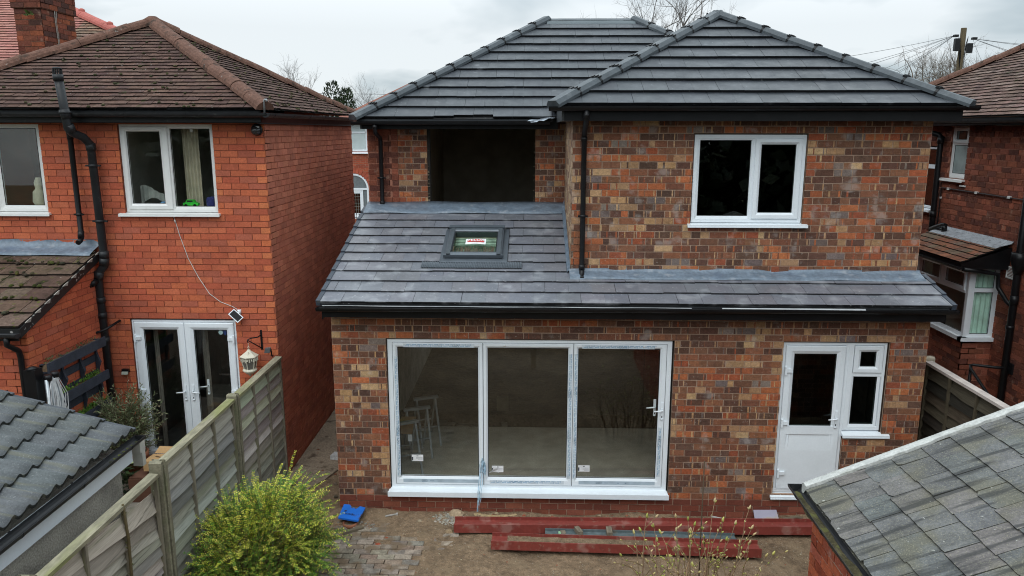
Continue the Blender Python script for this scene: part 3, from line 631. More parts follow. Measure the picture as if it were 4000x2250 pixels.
def tape(u0, u1, z0, z1, vert):
    film = MB(); ink = MB(); film.fbox(FB, u0, u1, .0184, .0192, z0, z1); p = z0+.02 if vert else u0+.02; e_ = (z1 if vert else u1)-.05
    while p < e_:
        for s_ in (0, 1):
            o_ = .018 if s_ == 0 else .036; oo = p+(.0 if s_ == 0 else .022)
            if vert: a = (u0+o_-.003, u0+o_+.003, oo, oo+.04)
            else: a = (oo, oo+.04, z0+o_-.003, z0+o_+.003)
            ink.fbox(FB, a[0], a[1], .0194, .0198, a[2], a[3])
            if vert: ink.fbox(FB, a[0]-.006, a[1]+.006, .0194, .0198, oo+.048, oo+.053)
            else: ink.fbox(FB, oo+.046, oo+.052, .0194, .0198, a[2]-.006, a[3]+.006)
        p += .072
    film.build('tape', m_film, D); ink.build('tape_print', m_ink, D)
    n = 2 if vert else 1                      # handwriting in marker: a boxed scrawl
    for k in range(n):
        q = r.uniform(.3, .8); cx_ = u0+(u1-u0)*(.5 if vert else q); cz = z0+(z1-z0)*(q if vert else .5)
        pts = [FB(cx_+(r.uniform(-.012, .012) if vert else i*.012-.04), cz+(i*.012-.04 if vert else r.uniform(-.012, .012)), .021) for i in range(8)]; ink2.tube(pts, .0018, 4)
        bx = (.02, .055) if vert else (.055, .02); c4 = [FB(cx_+sx_*bx[0], cz+sz*bx[1], .021) for sx_, sz in ((-1, -1), (1, -1), (1, 1), (-1, 1), (-1, -1))]
        if r.random() < .6: ink2.tube(c4, .0016, 4)
tape(.80, .85, .50, 2.20, True); tape(.93, 1.86, 2.325, 2.372, False); tape(3.088, 3.138, .50, 2.25, True); tape(3.162, 3.210, .50, 2.25, True); tape(3.26, 4.2, 2.325, 2.372, False); tape(2.05, 3.05, .420, .468, False); tape(4.285, 4.335, .55, 1.25, True)
for (a, b_) in ((.86, 1.90), (3.24, 4.27)):
    pass
ink2.build('handwriting', m_ink2, D)
mb = MB(); mb.fbox(FB, .88, 1.90, .0186, .0196, .425, .475); mb.fbox(FB, 3.25, 4.27, .0186, .0196, .425, .475); mb.build('grey_tape', mat('grey_film', (.40, .48, .54), .4), D)
ink3 = MB()
for x in (1.17, 3.52):
    c4 = [FB(x+sx_*.035, .45+sz*.013, .021) for sx_, sz in ((-1, -1), (1, -1), (1, 1), (-1, 1), (-1, -1))]; ink3.tube(c4, .0016, 4); ink3.tube([FB(x+.07+.008*i, .447+.006*(i % 2), .021) for i in range(8)], .0015, 4); ink3.tube([FB(x-.02+.008*i, .447+.006*(i % 2), .021) for i in range(6)], .0015, 4)
for x in (3.80, 3.90): ink3.tube([FB(x-.03, .45, .021), FB(x-.01, .45, .021)], .004, 4)
ink3.build('handwriting', m_ink2, D)
lab = MB(); lp = MB()
for k, (x, z) in enumerate(((.998, .722), (2.08, .576), (3.24, .60))):
    lab.fbox(FB, x, x+.155, -.003, -.0015, z, z+.092); lp.fbox(FB, x+.001, x+.018, -.0012, -.0006, z+.01, z+.06); lp.fbox(FB, x+.065, x+.09, -.0012, -.0006, z+.07, z+.08)
    for q in range(3): lp.fbox(FB, x+.06+.02*(q == 0), x+.145, -.0012, -.0008, z+.018+q*.016, z+.021+q*.016)
lab.build('label', MATS['white_paper'], D); lp.build('label_print', mat('dark_ink', (.04, .045, .06), .6), D)
mb = MB(); strip(mb, lambda t: [FB(2.085+.02*math.sin(t*5)+.035*k/2+.03*t*(k-1), .665-.10*t, .002+.03*math.sin(t*3+k)) for k in range(4)], 8, 0); mb.build('peeling_label', MATS['white_paper'], D)
mb = MB(); r = random.Random(9)
for k in range(20):                          # a crumpled bunch of film tape with a few hanging strands
    a = r.uniform(-1, 1); hang = k % 4 == 0; pts = []
    for q in range(9):
        t = q/8; z = .80-(.70 if hang else r.uniform(.17, .23))*t
        pts.append((1.955+a*.045*min(1, t*2.5)*(1-.75*t*hang)-(.05*t if hang else 0)+r.uniform(-.006, .006), -.005-(.015+.115*min(1, max(0, (t-.25)*2.2))*hang+.03*t)-r.uniform(0, .012), z))
    mb.sweep(pts, [(-.004, 0), (.004, .001), (.004, -.001)], c=(.3, .5, .65))
mb.build('torn_film', mat('blue_film', (.36, .50, .60), .3, ((30, .3),)), D)

# --- half glazed door with side light
FD = frame((0, .035, 0), (1, 0, 0), (0, -1, 0))
D2 = one(lambda q: (q.ring(FD, (5.857, 6.698, .345, 2.427), (5.893, 6.660, .39, 2.388), PROF_FRAME))).build('back_door', m_pvc, H)
leaf('door_leaf', D2, FD, (5.893, 6.657, .393, 2.385), (6.006, 6.549, 1.29, 2.275), 0, None, m_glass_dark)
mb = MB(); mb.fbox(FD, 5.96, 6.60, -.035, .0178, 1.175, 1.2895); mb.fbox(FD, 6.0, 6.552, -.03, .004, .50, 1.18); mb.ring(FD, (6.0, 6.552, .50, 1.18), (6.018, 6.534, .518, 1.162), [(0, .002), (0, .016), (1, .008), (1, .002)]); mb.build('door_panel', m_pvc, D2)
mb = MB(); mb.fbox(FD, 5.96, 6.60, -.03, .0176, .40, .50); mb.build('kick_rail', m_pvc, D2)
lever(D2, FD, 6.60, 1.40, -1)
for z in (2.05, 1.33, .62): hinge(D2, FD, 5.90, z)
sill(D2, FD, 5.809, 6.70, .283, .344, .08)
W2 = one(lambda q: (q.ring(FD, (6.700, 7.178, 1.236, 2.427), (6.745, 7.14, 1.29, 2.39), PROF_FRAME), q.fbox(FD, 6.74, 7.145, -.06, -.001, 1.975, 2.035), q.fbox(FD, 6.698, 6.7605, .0005, .006, 1.24, 2.42))).build('side_window', m_pvc, H)
leaf('sash', W2, FD, (6.768, 7.135, 2.028, 2.387), (6.855, 7.052, 2.109, 2.307), 0, None, m_glass_dark)
mb = MB(); mb.ring(FD, (6.75, 7.13, 1.28, 2.02), (6.79, 7.095, 1.317, 1.987), [(0, -.05), (0, 0), (1, -.012), (1, -.05)]); mb.build('bead', m_pvc, W2); pane(W2, FD, (6.79, 7.095, 1.317, 1.987), -.02, m_glass_dark)
sill(W2, FD, 6.69, 7.297, 1.165, 1.235, .075)
mb = MB(); mb.fbox(FD, 7.178, 7.202, -.05, .0, 1.17, 2.44); mb.fbox(FD, 6.699, 6.706, -.05, .0, .34, 1.16); mb.fbox(FD, 5.844, 7.2, -.05, .0, 2.428, 2.447); mb.build('seal', mat('brown_foam', (.03, .018, .012), .8), W2)

# --- upstairs window
FU = frame((0, .50, 0), (1, 0, 0), (0, -1, 0))
WN = one(lambda q: (q.ring(FU, (4.683, 6.108, 3.918, 5.047), (4.737, 6.054, 3.968, 4.995), PROF_FRAME), q.fbox(FU, 5.42, 5.462, -.06, -.001, 3.96, 5.0))).build('window', m_pvc, H)
mb = MB(); mb.ring(FU, (4.73, 5.437, 3.962, 5.0), (4.757, 5.412, 4.003, 4.978), [(0, -.05), (0, .0005), (1, -.012), (1, -.05)]); mb.build('bead', m_pvc, WN); pane(WN, FU, (4.757, 5.412, 4.003, 4.978), -.02, m_glass_dark)
leaf('sash', WN, FU, (5.460, 6.060, 3.968, 5.0), (5.543, 5.985, 4.048, 4.924), 0, None, m_glass_dark)
mb = MB(); mb.fbox(FU, 5.573, 6.012, .018, .03, 4.950, 4.972); mb.build('vent', m_pvc, WN)
sill(WN, FU, 4.63, 6.185, 3.872, 3.918, .08)

# ================================================================== THE ORANGE BRICK HOUSE
LH = thing('brick_house', 'orange-red brick house with brown mossy hipped roof and white double doors', 'house', (-3.4, .95, 0))
FL = frame((0, .95, 0), (1, 0, 0), (0, -1, 0)); cL = .0880; XL = -1.05
b = MB(); mo = MB()
def iv_l(z):
    o = [(-6.4, XL)]
    def cut(o, a, b_): return [q for p, r_ in o for q in ((p, min(r_, a)), (max(p, b_), r_)) if q[1]-q[0] > .01]
    if 3.975 < z < 5.178: o = cut(cut(o, -3.07, -1.76), -5.6, -4.16)
    if .30 < z < 2.43: o = cut(o, -3.165, -1.635)
    return o
bricks(b, mo, FL, iv_l, -.02, 60, cL, .243, pal_left, endpal=pal_left_end, phase=.03, proud=.008, jn=.011)
b.build('wall', m_redbrick, LH)
b = MB(); bricks(b, mo, frame((XL, .95, 0), (0, 1, 0), (1, 0, 0)), lambda z: [(.005, 5.08)], -.10, 61, cL, .243, pal_left_side, phase=.08, proud=.007, jn=.011)
b.build('side_wall', m_redbrick, LH, 'shaded side wall facing the passage')
mo.box(-6.4, XL-.23, 5.9, 6.03, 0, 5.3)
# porch-height lean-to on the left
XE = -3.53
bE = MB(); bricks(bE, mo, frame((XE, .95, 0), (0, -1, 0), (1, 0, 0)), lambda z: [(0, min(1.70, (3.42-z)/.351-.02))] if z < 3.36 else [(0, .1)], -.02, 39, cL, .243, pal_left, endpal=pal_left_end, proud=.008, jn=.011)
bricks(bE, mo, frame((-6.4, -.75, 0), (1, 0, 0), (0, -1, 0)), lambda z: [(0, 2.87)], -.02, 31, cL, .243, pal_left, endpal=pal_left_end, proud=.008, jn=.011)
bE.build('lean_to_wall', m_redbrick, LH); mo.build('mortar', m_mortar_red, LH)
# roofs
pal_oldt = pal_of(['6a5249', '6f564c', '654f48', '735a50', '614a43', '6b5248'], .10, .66)
pq = rad(28); VQ = Vector((0, math.cos(pq), math.sin(pq))); lq = 2.66/math.cos(pq)
mb = MB(); tiles(mb, (-6.24, .65, 5.375), U1, VQ, [(0, 0), (5.32, 0), (2.66, lq)], .112, .168, .016, pal_oldt, ec=(.02, .014, .012), jit=.10)
tiles(mb, (-.92, .65, 5.375), (0, 1, 0), (-math.cos(pq), 0, math.sin(pq)), [(0, 0), (5.32, 0), (2.66, lq)], .112, .168, .016, pal_oldt, ec=(.02, .014, .012), jit=.16)
mb.face([(-.92, 5.97, 5.375), (-6.24, 5.97, 5.375), (-3.58, 3.31, 6.79)], A('6f564b')); mb.face([(-6.24, 5.97, 5.375), (-6.24, .65, 5.375), (-3.58, 3.31, 6.79)], A('6f564b'))
mb.build('roof', m_oldtile, LH)
mb = MB(); ap = Vector((-3.58, 3.31, 6.81))
for c_ in ((-.90, .63, 5.39), (-6.26, .63, 5.39), (-.92, 5.99, 5.39)):
    q = MB(); hipcaps(q, None, c_, ap, SEC_OLD, .40, jit=.012); q.build('hip_tiles', m_oldridge, LH)
mb.lathe((-3.58, 3.31, 6.78), [(.16, -.02), (.15, .06), (.06, .12)], 10)
mb.build('hip_cap', m_oldridge, LH)
mb = MB(); r = random.Random(31)
for k in range(150):                      # moss tufts along the lower tile edges
    if k < 80: y = .65+r.random()**1.5*2.2; x = r.uniform(-6.2+(y-.65), -.95-(y-.65)); z = 5.375+(y-.65)*math.tan(pq)+.022
    else: t = r.random()**1.5*2.2; y = r.uniform(.7+t, 5.9-t); x = -.92-t; z = 5.375+t*math.tan(pq)+.022
    mb.lathe((x, y, z), [(.03*r.uniform(.5, 1.1), -.012), (.026*r.uniform(.5, 1), .008), (.008, .016)], 7, vary((.05, .048, .022), r, .4))
mb.build('moss', mat('moss', None, 1, ((60, .4),), (60, .9, .01)), LH)
mb = MB(); mb.box(-6.3, -1.0, .70, .725, 5.20, 5.35); mb.box(-6.3, -1.0, .726, .949, 5.19, 5.20); mb.box(-1.049, -.99, .726, 6.0, 5.18, 5.19); mb.build('fascia', m_blackfade, LH)
mb = MB(); mb.box(-1.02, -.995, .726, 6.0, 5.195, 5.33); mb.build('painted_fascia', mat('red_painted_fascia', A('5a2e26', .9), .7, ((5, .2),)), LH)
gutter('gutter', [(-6.3, .62, 5.325), (-.88, .62, 5.315)], m_blackfade, LH, r_=.058); gutter('gutter', [(-.885, .58, 5.315), (-.885, 6.05, 5.33)], m_blackfade, LH, r_=.058)
mb = MB(); mb.tube([(-.905, .60, 5.30), (-.905, .60, 5.46), (-.89, .59, 5.485), (-.865, .58, 5.485), (-.855, .575, 5.46)], .014, 6); mb.build('hip_iron', mat('galvanised', (.30, .31, .32), .5, metal=.6), LH)
# lean-to roof
tq = math.atan(.351); VE = Vector((0, math.cos(tq), math.sin(tq)))
mb = MB(); tiles(mb, (-6.5, -.95, 2.79), U1, VE, [(0, 0), (3.02, 0), (3.02, 1.90), (0, 1.90)], .31, .335, .024, pal_of(['705a4e', '766255', '665046', '7b6859'], .12, .66), ec=(.03, .022, .018), jit=.07); mb.build('lean_to_roof', m_mosstile, LH)
mb = MB(); r = random.Random(33)
for k in range(90):
    row = r.randint(1, 5); x = -3.5-r.random()**.8*1.8; y = -.95+row*.31*math.cos(tq)+r.gauss(0, .02); z = 2.79+(y+.95)*.351+.03
    mb.lathe((x, y, z), [(.035*r.uniform(.5, 1.2), -.012), (.03*r.uniform(.5, 1), .01), (.01, .02)], 7, vary(r.choice([(.05, .052, .012), (.04, .035, .02)]), r, .4))
mb.build('moss', MATS['moss'], LH)
mb = MB(); mb.prism([(-3.49, -.95, 2.67), (-3.49, -.95, 2.78), (-3.49, .94, 3.44), (-3.49, .94, 3.33)], (.03, 0, 0)); mb.box(-6.4, -3.49, -.95, -.93, 2.64, 2.78); mb.build('bargeboard', mat('peeling_black_paint', (.015, .015, .015), .5, ((6, .2),), patches=((9, .60, .66, (.45, .43, .4), .7),)), LH)
mat('crumbling_mortar', (.30, .27, .24), .95, ((20, .3),))
for k in range(9):
    y = -.85+k*.2; mb = MB(); mb.prism([(-3.46, y, 2.80+(y+.95)*.351), (-3.458, y+.05, 2.82+(y+.95)*.351), (-3.458, y+.12, 2.84+(y+.95)*.351), (-3.46, y+.1, 2.79+(y+.95)*.351)], (.012, 0, 0), (.3, .28, .25)); mb.build('verge_mortar', MATS['crumbling_mortar'], LH)
gutter('gutter', [(-6.4, -1.0, 2.75), (-3.46, -1.0, 2.74)], m_blackfade, LH)
H_ = H
def leadp(parent, x0, x1, prof, n): 
    mb = MB(); strip(mb, lambda t: [(x0+(x1-x0)*t, y+.004*math.sin(t*31+j), z+.005*math.sin(t*23+j*2)) for j, (y, z) in enumerate(prof)], n, 0); return mb.build('lead_flashing', m_lead, parent)
leadp(LH, -6.4, -3.50, [(.944, 3.585), (.935, 3.50), (.80, 3.45), (.70, 3.415), (.695, 3.40)], 40)
pipe('downpipe', [(-3.60, -1.0, 2.70), (-3.60, -1.0, 2.60), (-3.60, -.82, 2.48), (-3.60, -.80, 2.4), (-3.60, -.80, .25)], .034, m_black, LH, n=10)
mb = MB(); mb.tube([(-3.85, -.76, 1.95), (-3.85, -.79, 1.95), (-3.85, -.79, 1.75), (-3.85, -.76, 1.75)], .008, 6); mb.build('wall_hook', m_black, LH)
# soil stack and rainwater pipe
sp = [(-3.545, .52, 5.80), (-3.51, .55, 5.12), (-3.49, .60, 5.06), (-3.42, .72, 5.00), (-3.395, .83, 4.9), (-3.375, .83, 3.30), (-3.39, .83, 3.23), (-3.47, .83, 3.14), (-3.495, .83, 3.06), (-3.495, .83, .25)]
pipe('soil_pipe', sp, .055, m_blackfade, LH, [(sp[0], (-3.543, .52, 5.72)), ((-3.525, .535, 5.36), (-3.51, .545, 5.24)), ((-3.505, .56, 5.16), (-3.49, .595, 5.07)), ((-3.395, .83, 4.92), (-3.393, .83, 4.82)), ((-3.376, .83, 3.44), (-3.375, .83, 3.34)), ((-3.375, .83, 3.34), (-3.39, .83, 3.24)), ((-3.47, .83, 3.15), (-3.495, .83, 3.04)), ((-3.495, .83, 2.78), (-3.495, .83, 2.70)), ((-3.495, .83, 2.56), (-3.495, .83, 2.48)), ((-3.495, .83, 2.2), (-3.495, .83, 2.1))], 16, [(-3.39, .83, 4.62), (-3.378, .83, 3.86)])
mb = MB()
for k in range(12):
    a = k*math.pi/6; mb.box(-3.546+.05*math.cos(a)-.006, -3.546+.05*math.cos(a)+.006, .52+.05*math.sin(a)-.006, .52+.05*math.sin(a)+.006, 5.79, 5.87)
mb.lathe((-3.546, .52, 5.87), [(.058, -.005), (.055, .012), (.03, .02)], 14); mb.lathe((-3.52, .545, 5.32), [(.075, -.015), (.075, .012)], 14, ); mb.build('vent_cowl', m_blackfade, LH)
mb = MB(); mb.tube([(-3.50, .80, 3.02), (-3.55, .70, 2.98)], .045, 12); mb.tube([(-3.555, .69, 2.977), (-3.56, .68, 2.975)], .052, 12); mb.tube([(-3.50, .88, 3.06), (-3.62, .93, 3.08)], .03, 8); mb.build('branch_socket', m_black, LH)
pipe('downpipe', [(-3.53, .64, 5.14), (-3.58, .68, 5.12), (-3.66, .80, 5.07), (-3.67, .84, 5.0), (-3.67, .84, 3.64), (-3.67, .80, 3.59), (-3.67, .74, 3.57)], .036, m_black, LH, [((-3.67, .84, 3.72), (-3.67, .82, 3.62)), ((-3.67, .84, 5.06), (-3.67, .84, 4.97))], 12, [(-3.67, .84, 3.95)])
mb = MB(); mb.tube([(-3.30, .93, 2.42), (-3.42, .72, 2.33), (-3.60, .66, 2.28), (-3.63, .68, 2.2), (-3.63, .70, 1.6)], .018, 8); mb.build('waste_pipe', m_black, LH)
# upstairs windows
FLW = frame((0, .975, 0), (1, 0, 0), (0, -1, 0))
def lwin(u0, u1, um, glassL, glassR, sashL, su0, su1):
    wn = one(lambda q: (q.ring(FLW, (u0, u1, 3.975, 5.172), (u0+.05, u1-.05, 4.02, 5.125), PROF_FRAME), q.fbox(FLW, um-.02, um+.022, -.06, -.001, 4.01, 5.13))).build('window', m_pvc_old, LH)
    leaf('sash', wn, FLW, (u0+.04, um-.004, 4.012, 5.14), glassL, 0, m_pvc_old)
    mb = MB(); mb.ring(FLW, (um+.01, u1-.04, 4.01, 5.135), glassR, [(0, -.05), (0, .0005), (1, -.012), (1, -.05)]); mb.build('bead', m_pvc_old, wn); pane(wn, FLW, glassR, -.02)
    sill(wn, FLW, su0, su1, 3.932, 3.975, .085, m_pvc_old)
    return wn
lwin(-3.062, -1.768, -2.393, (-2.968, -2.508, 4.09, 5.076), (-2.366, -1.815, 4.05, 5.115), 0, -3.15, -1.73)
lwin(-5.58, -4.172, -4.86, (-5.48, -4.95, 4.09, 5.08), (-4.79, -4.228, 4.06, 5.12), 0, -5.66, -4.125)
# rooms behind, with what stands on the sills
room(LH, -3.35, -1.4, 1.18, 3.6, 3.4, 5.25, m_room); room(LH, -5.9, -3.9, 1.18, 3.6, 3.4, 5.25, m_room)
mb = MB(); strip(mb, lambda t: [(-2.32+.24*t, 1.24+.02*math.sin(t*30), z) for z in (4.0, 4.6, 5.15)], 30, 0); mb.build('blind', mat('cream_blind', (.55, .50, .38), .9), LH)
mb = MB(); strip(mb, lambda t: [(-2.97+.45*t, 1.22+.012*math.sin(t*40), 4.25+.5*0+z) for z in (-.2+.1*math.sin(t*4), .02+.06*math.sin(t*5+1))], 30, 0); mb.build('net_curtain', mat('net', (.34, .36, .33), .9), LH)
mb = MB(); mb.box(-1.92, -1.86, 1.22, 1.28, 4.0, 5.1); mb.box(-2.06, -2.03, 1.6, 1.64, 3.9, 5.1); mb.build('inner_window', m_pvc_old, LH)
def car(x, y, z, s, m, nm, lbl):
    t = thing(nm, lbl, 'toy car', (x, y, z)); mb = MB()
    prof = [(-.10, .02), (-.10, .055), (-.065, .06), (-.05, .095), (.04, .095), (.06, .058), (.10, .05), (.10, .02)]
    mb.prism([(x+a*s, y-.035*s, z+c_*s) for a, c_ in prof], (0, .07*s, 0)); mb.build('body', m, t)
    for a in (-.06, .06): mb = MB(); mb.tube([(x+a*s, y-.042*s, z+.02*s), (x+a*s, y+.042*s, z+.02*s)], .02*s, 10); mb.build('wheel', m_black, t)
    mb = MB(); mb.box(x-.045*s, x+.035*s, y-.036*s, y-.0352*s, z+.065*s, z+.088*s); mb.build('car_window', m_gasket, t)
mb = MB(); mb.box(-3.1, -1.75, 1.0, 1.30, 3.95, 4.03); mb.box(-5.55, -4.2, 1.0, 1.3, 3.95, 4.03); mb.build('window_board', m_pvc_old, LH)
car(-2.21, 1.12, 4.035, 1.05, mat('toy_green', (.05, .62, .06), .4), 'toy_car', 'bright green toy car on the sill inside the double window')
mb = MB(); mb.lathe((-1.92, 1.16, 4.035), [(.07, 0), (.085, .03), (.085, .10), (.07, .13), (.03, .14)], 14); solo(mb, 'bag', mat('navy_cloth', (.03, .035, .16), .7), (-1.92, 1.16, 4.035), 'dark blue bag on the sill inside the double window', 'bag')
mb = MB(); mb.lathe((-2.62, 1.14, 4.035), [(.035, 0), (.035, .06), (.02, .07)], 12); solo(mb, 'pot', mat('sky_blue_plastic', (.15, .35, .6), .5), (-2.62, 1.14, 4.035), 'small light blue pot on the sill inside the double window', 'pot')
mb = MB(); mb.lathe((-4.42, 1.2, 4.035), [(.07, 0), (.10, .06), (.085, .2), (.05, .24), (.06, .33), (.03, .40)], 12); solo(mb, 'soft_toy', mat('cream_plush', (.5, .48, .36), .95), (-4.42, 1.2, 4.035), 'cream soft toy behind the window cut by the photo edge', 'toy')
# double doors
FLD = frame((0, .965, 0), (1, 0, 0), (0, -1, 0))
DD = one(lambda q: q.ring(FLD, (-3.155, -1.642, .318, 2.422), (-3.125, -1.672, .36, 2.388), PROF_FRAME)).build('double_door', m_pvc, LH)
leaf('door_leaf', DD, FLD, (-3.122, -2.397, .36, 2.386), (-2.997, -2.505, .455, 2.278)); leaf('door_leaf', DD, FLD, (-2.391, -1.675, .36, 2.386), (-2.268, -1.78, .455, 2.278))
lever(DD, FLD, -2.449, 1.345, -1); lever(DD, FLD, -2.335, 1.345, 1); lever(DD, FLD, -2.15, 1.40, -1, -.09)
for z in (2.15, 1.35, .56): hinge(DD, FLD, -3.115, z, 1); hinge(DD, FLD, -1.682, z, -1)
mb = MB(); mb.lathe((0, 0, 0), [(.034, 0), (.034, .001)], 8); mb.v = [tuple(FLD(-1.875+x, 2.24+y, -.007+z)) for x, y, z in mb.v]; mb.build('sticker', mat('pale_sticker', (.32, .45, .45), .5), DD)
mb = MB(); mb.face([FLD(-1.835, 2.27, -.007), FLD(-1.79, 2.27, -.007), FLD(-1.79, 2.22, -.007), FLD(-1.8125, 2.195, -.007), FLD(-1.835, 2.22, -.007)]); mb.build('shield_sticker', mat('blue_sticker', (.02, .04, .12), .5), DD)
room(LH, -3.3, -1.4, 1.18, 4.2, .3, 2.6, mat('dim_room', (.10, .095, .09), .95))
mb = MB(); strip(mb, lambda t: [(-2.99+.08*t, 1.22+.02*math.sin(t*18), z) for z in (.35, 1.3, 2.4)], 12, 0); strip(mb, lambda t: [(-2.27+.10*t, 1.22+.02*math.sin(t*18), z) for z in (.35, 1.3, 2.4)], 12, 0); mb.build('curtain', mat('beige_curtain', (.22, .2, .17), .95), LH)
mb = MB(); mb.box(-2.18, -1.75, 1.5, 1.52, 1.42, 1.44); mb.box(-2.9, -1.5, 1.9, 1.95, .3, .9); mb.build('indoor_furniture', mat('indoor_wood', (.10, .085, .075), .7), LH)
# fittings on the wall
t = thing('wall_lantern', 'cream metal lantern hanging from a scrolled black wall bracket', 'lantern', (-1.40, .75, 1.66))
mb = MB(); mb.box(-1.29, -1.262, .935, .95, 2.0, 2.29); mb.tube([(-1.276, .93, 2.22), (-1.30, .86, 2.205), (-1.37, .78, 2.21), (-1.40, .75, 2.20), (-1.41, .745, 2.175), (-1.40, .75, 2.155)], .008, 6); mb.tube([(-1.276, .935, 2.02), (-1.33, .84, 2.10), (-1.40, .755, 2.185)], .008, 6); mb.build('bracket', m_black, t)
mb = MB(); q = [(0, .40), (.02, .395), (.022, .37), (.12, .30), (.128, .288), (.118, .285)]
hx = lambda r_, z, k: (-1.40+r_*math.cos(k*math.pi/3+.5), .75+r_*math.sin(k*math.pi/3+.5), 1.66+z)
for k in range(6):
    for (r0, z0_), (r1, z1_) in zip([(.012, .40), (.03, .375), (.132, .30)], [(.03, .375), (.132, .30), (.126, .285)]): mb.face([hx(r0, z0_, k), hx(r0, z0_, k+1), hx(r1, z1_, k+1), hx(r1, z1_, k)])
    a, c_ = hx(.118, .288, k), hx(.078, .115, k); mb.tube([a, c_], .007, 4)
    for j in range(4):                       # pierced frieze below the roof
        f = (j+.5)/4; p = Vector(hx(.116, .275, k)).lerp(Vector(hx(.116, .275, k+1)), f); mb.tube([p, p+Vector((0, 0, -.03-.018*(j % 2)))], .011, 4)
mb.lathe((-1.40, .75, 1.66), [(.075, .115), (.10, .105), (.10, .085), (.07, .06), (.045, .035), (.02, .03), (.012, .0)], 12); mb.tube([(-1.40, .75, 2.06), (-1.39, .75, 2.085), (-1.40, .75, 2.11), (-1.41, .75, 2.085), (-1.40, .75, 2.06)], .005, 5); mb.tube([(-1.40, .75, 2.11), (-1.40, .75, 2.16)], .004, 5)
mb.build('lamp_case', mat('cream_paint', (.66, .62, .50), .5, ((12, .15),), patches=((14, .62, .68, (.2, .14, .08), .7),)), t)
mb = MB()
for k in range(6): mb.face([hx(.110, .285, k), hx(.110, .285, k+1), hx(.074, .115, k+1), hx(.074, .115, k)])
mb.build('lamp_glass', mat('dusty_glass', (.16, .15, .13), .4), t)
t = thing('solar_panel', 'small white framed solar panel tilted above the corner of the double doors', 'solar panel', (-1.59, .93, 2.52))
cx = Vector((-1.592, .86, 2.517)); ua = Vector((.122, -.01, -.112)).normalized(); va = Vector((.35, .35, .40)).normalized(); va = (va-ua*va.dot(ua)).normalized(); na = ua.cross(va)
P_ = lambda a, c_, n=0: cx+ua*a+va*c_+na*n
sg = -1 if na.y > 0 else 1
mb = MB(); mb.prism([P_(-.09, -.055), P_(.09, -.055), P_(.09, .055), P_(-.09, .055)], na*(-sg*.014)); mb.build('panel_frame', m_pvc, t)
mb = MB(); mb.prism([P_(-.078, -.043, sg*.002), P_(.078, -.043, sg*.002), P_(.078, .043, sg*.002), P_(-.078, .043, sg*.002)], na*(-sg*.001)); mb.build('solar_cells', m_gasket, t)
mb = MB(); mb.tube([cx+Vector((0, .015, 0)), (-1.57, .90, 2.54), (-1.57, .945, 2.56)], .014, 8); mb.lathe((-1.57, .94, 2.56), [(.03, -.03), (.03, .03)], 10); mb.build('mount', m_pvc, t)
mb = MB(); mb.tube([(-2.395, .90, 3.94), (-2.39, .938, 3.90), (-2.374, .938, 3.846), (-2.331, .938, 3.648), (-2.239, .938, 3.327), (-2.12, .938, 3.065), (-1.979, .938, 2.82), (-1.826, .938, 2.698), (-1.668, .938, 2.637), (-1.60, .93, 2.60), (-1.575, .90, 2.56)], .005, 6); mb.tube([(-2.382, .934, 3.87), (-2.372, .934, 3.83)], .012, 6)
solo(mb, 'cable', mat('white_cable', (.6, .58, .55), .6), (-2.395, .938, 3.94), 'thin white cable drooping from the window sill down to the solar panel', 'cable')
t = thing('dome_camera', 'black dome camera fixed under the eaves corner of the orange brick wall', 'camera', (-1.15, .93, 5.10))
mb = MB(); mb.v = []; mb.lathe((0, 0, 0), [(.075, 0), (.08, .03), (.07, .05)], 16); mb.v = [(-1.14+x, .948-z, 5.10+y) for x, y, z in mb.v]; mb.build('base', m_black, t)
mb = MB(); mb.lathe((0, 0, 0), [(.066*math.cos(k*math.pi/12), .066*math.sin(k*math.pi/12)) for k in range(6)]+[(.004, .066)], 16); mb.v = [(-1.145+x, .905-z, 5.09+y) for x, y, z in mb.v]; mb.build('dome', mat('smoked_dome', (.03, .03, .032), .18, spec=.6), t)
mb = MB(); mb.box(-1.135, -1.09, .87, .885, 5.13, 5.145); mb.build('camera_label', m_pvc, t)
t = thing('floodlight', 'small black floodlight on a stalk beside the fence top', 'floodlight', (-1.13, .93, 1.9))
mb = MB(); mb.tube([(-1.13, .945, 1.90), (-1.128, .90, 1.92), (-1.125, .87, 2.03)], .010, 6); mb.build('stalk', m_black, t)
mb = MB(); mb.hexa([(-1.20, .80, 1.985), (-1.13, .82, 1.985), (-1.13, .86, 1.99), (-1.20, .84, 1.99), (-1.185, .80, 2.055), (-1.115, .82, 2.055), (-1.115, .86, 2.06), (-1.185, .84, 2.06)]); mb.build('lamp_head', mat('grey_lamp_face', (.12, .125, .13), .3), t)
t = thing('wall_light', 'small square wall light to the left of the double doors', 'wall light', (-3.295, .945, 1.66))
mb = MB(); mb.box(-3.345, -3.245, .90, .949, 1.645, 1.695); mb.build('housing', m_black, t); mb = MB(); mb.hexa([(-3.34, .875, 1.622), (-3.25, .875, 1.622), (-3.25, .899, 1.622), (-3.34, .899, 1.622), (-3.34, .89, 1.66), (-3.25, .89, 1.66), (-3.25, .899, 1.66), (-3.34, .899, 1.66)]); mb.build('lens', mat('pale_lens', (.35, .36, .3), .3), t)

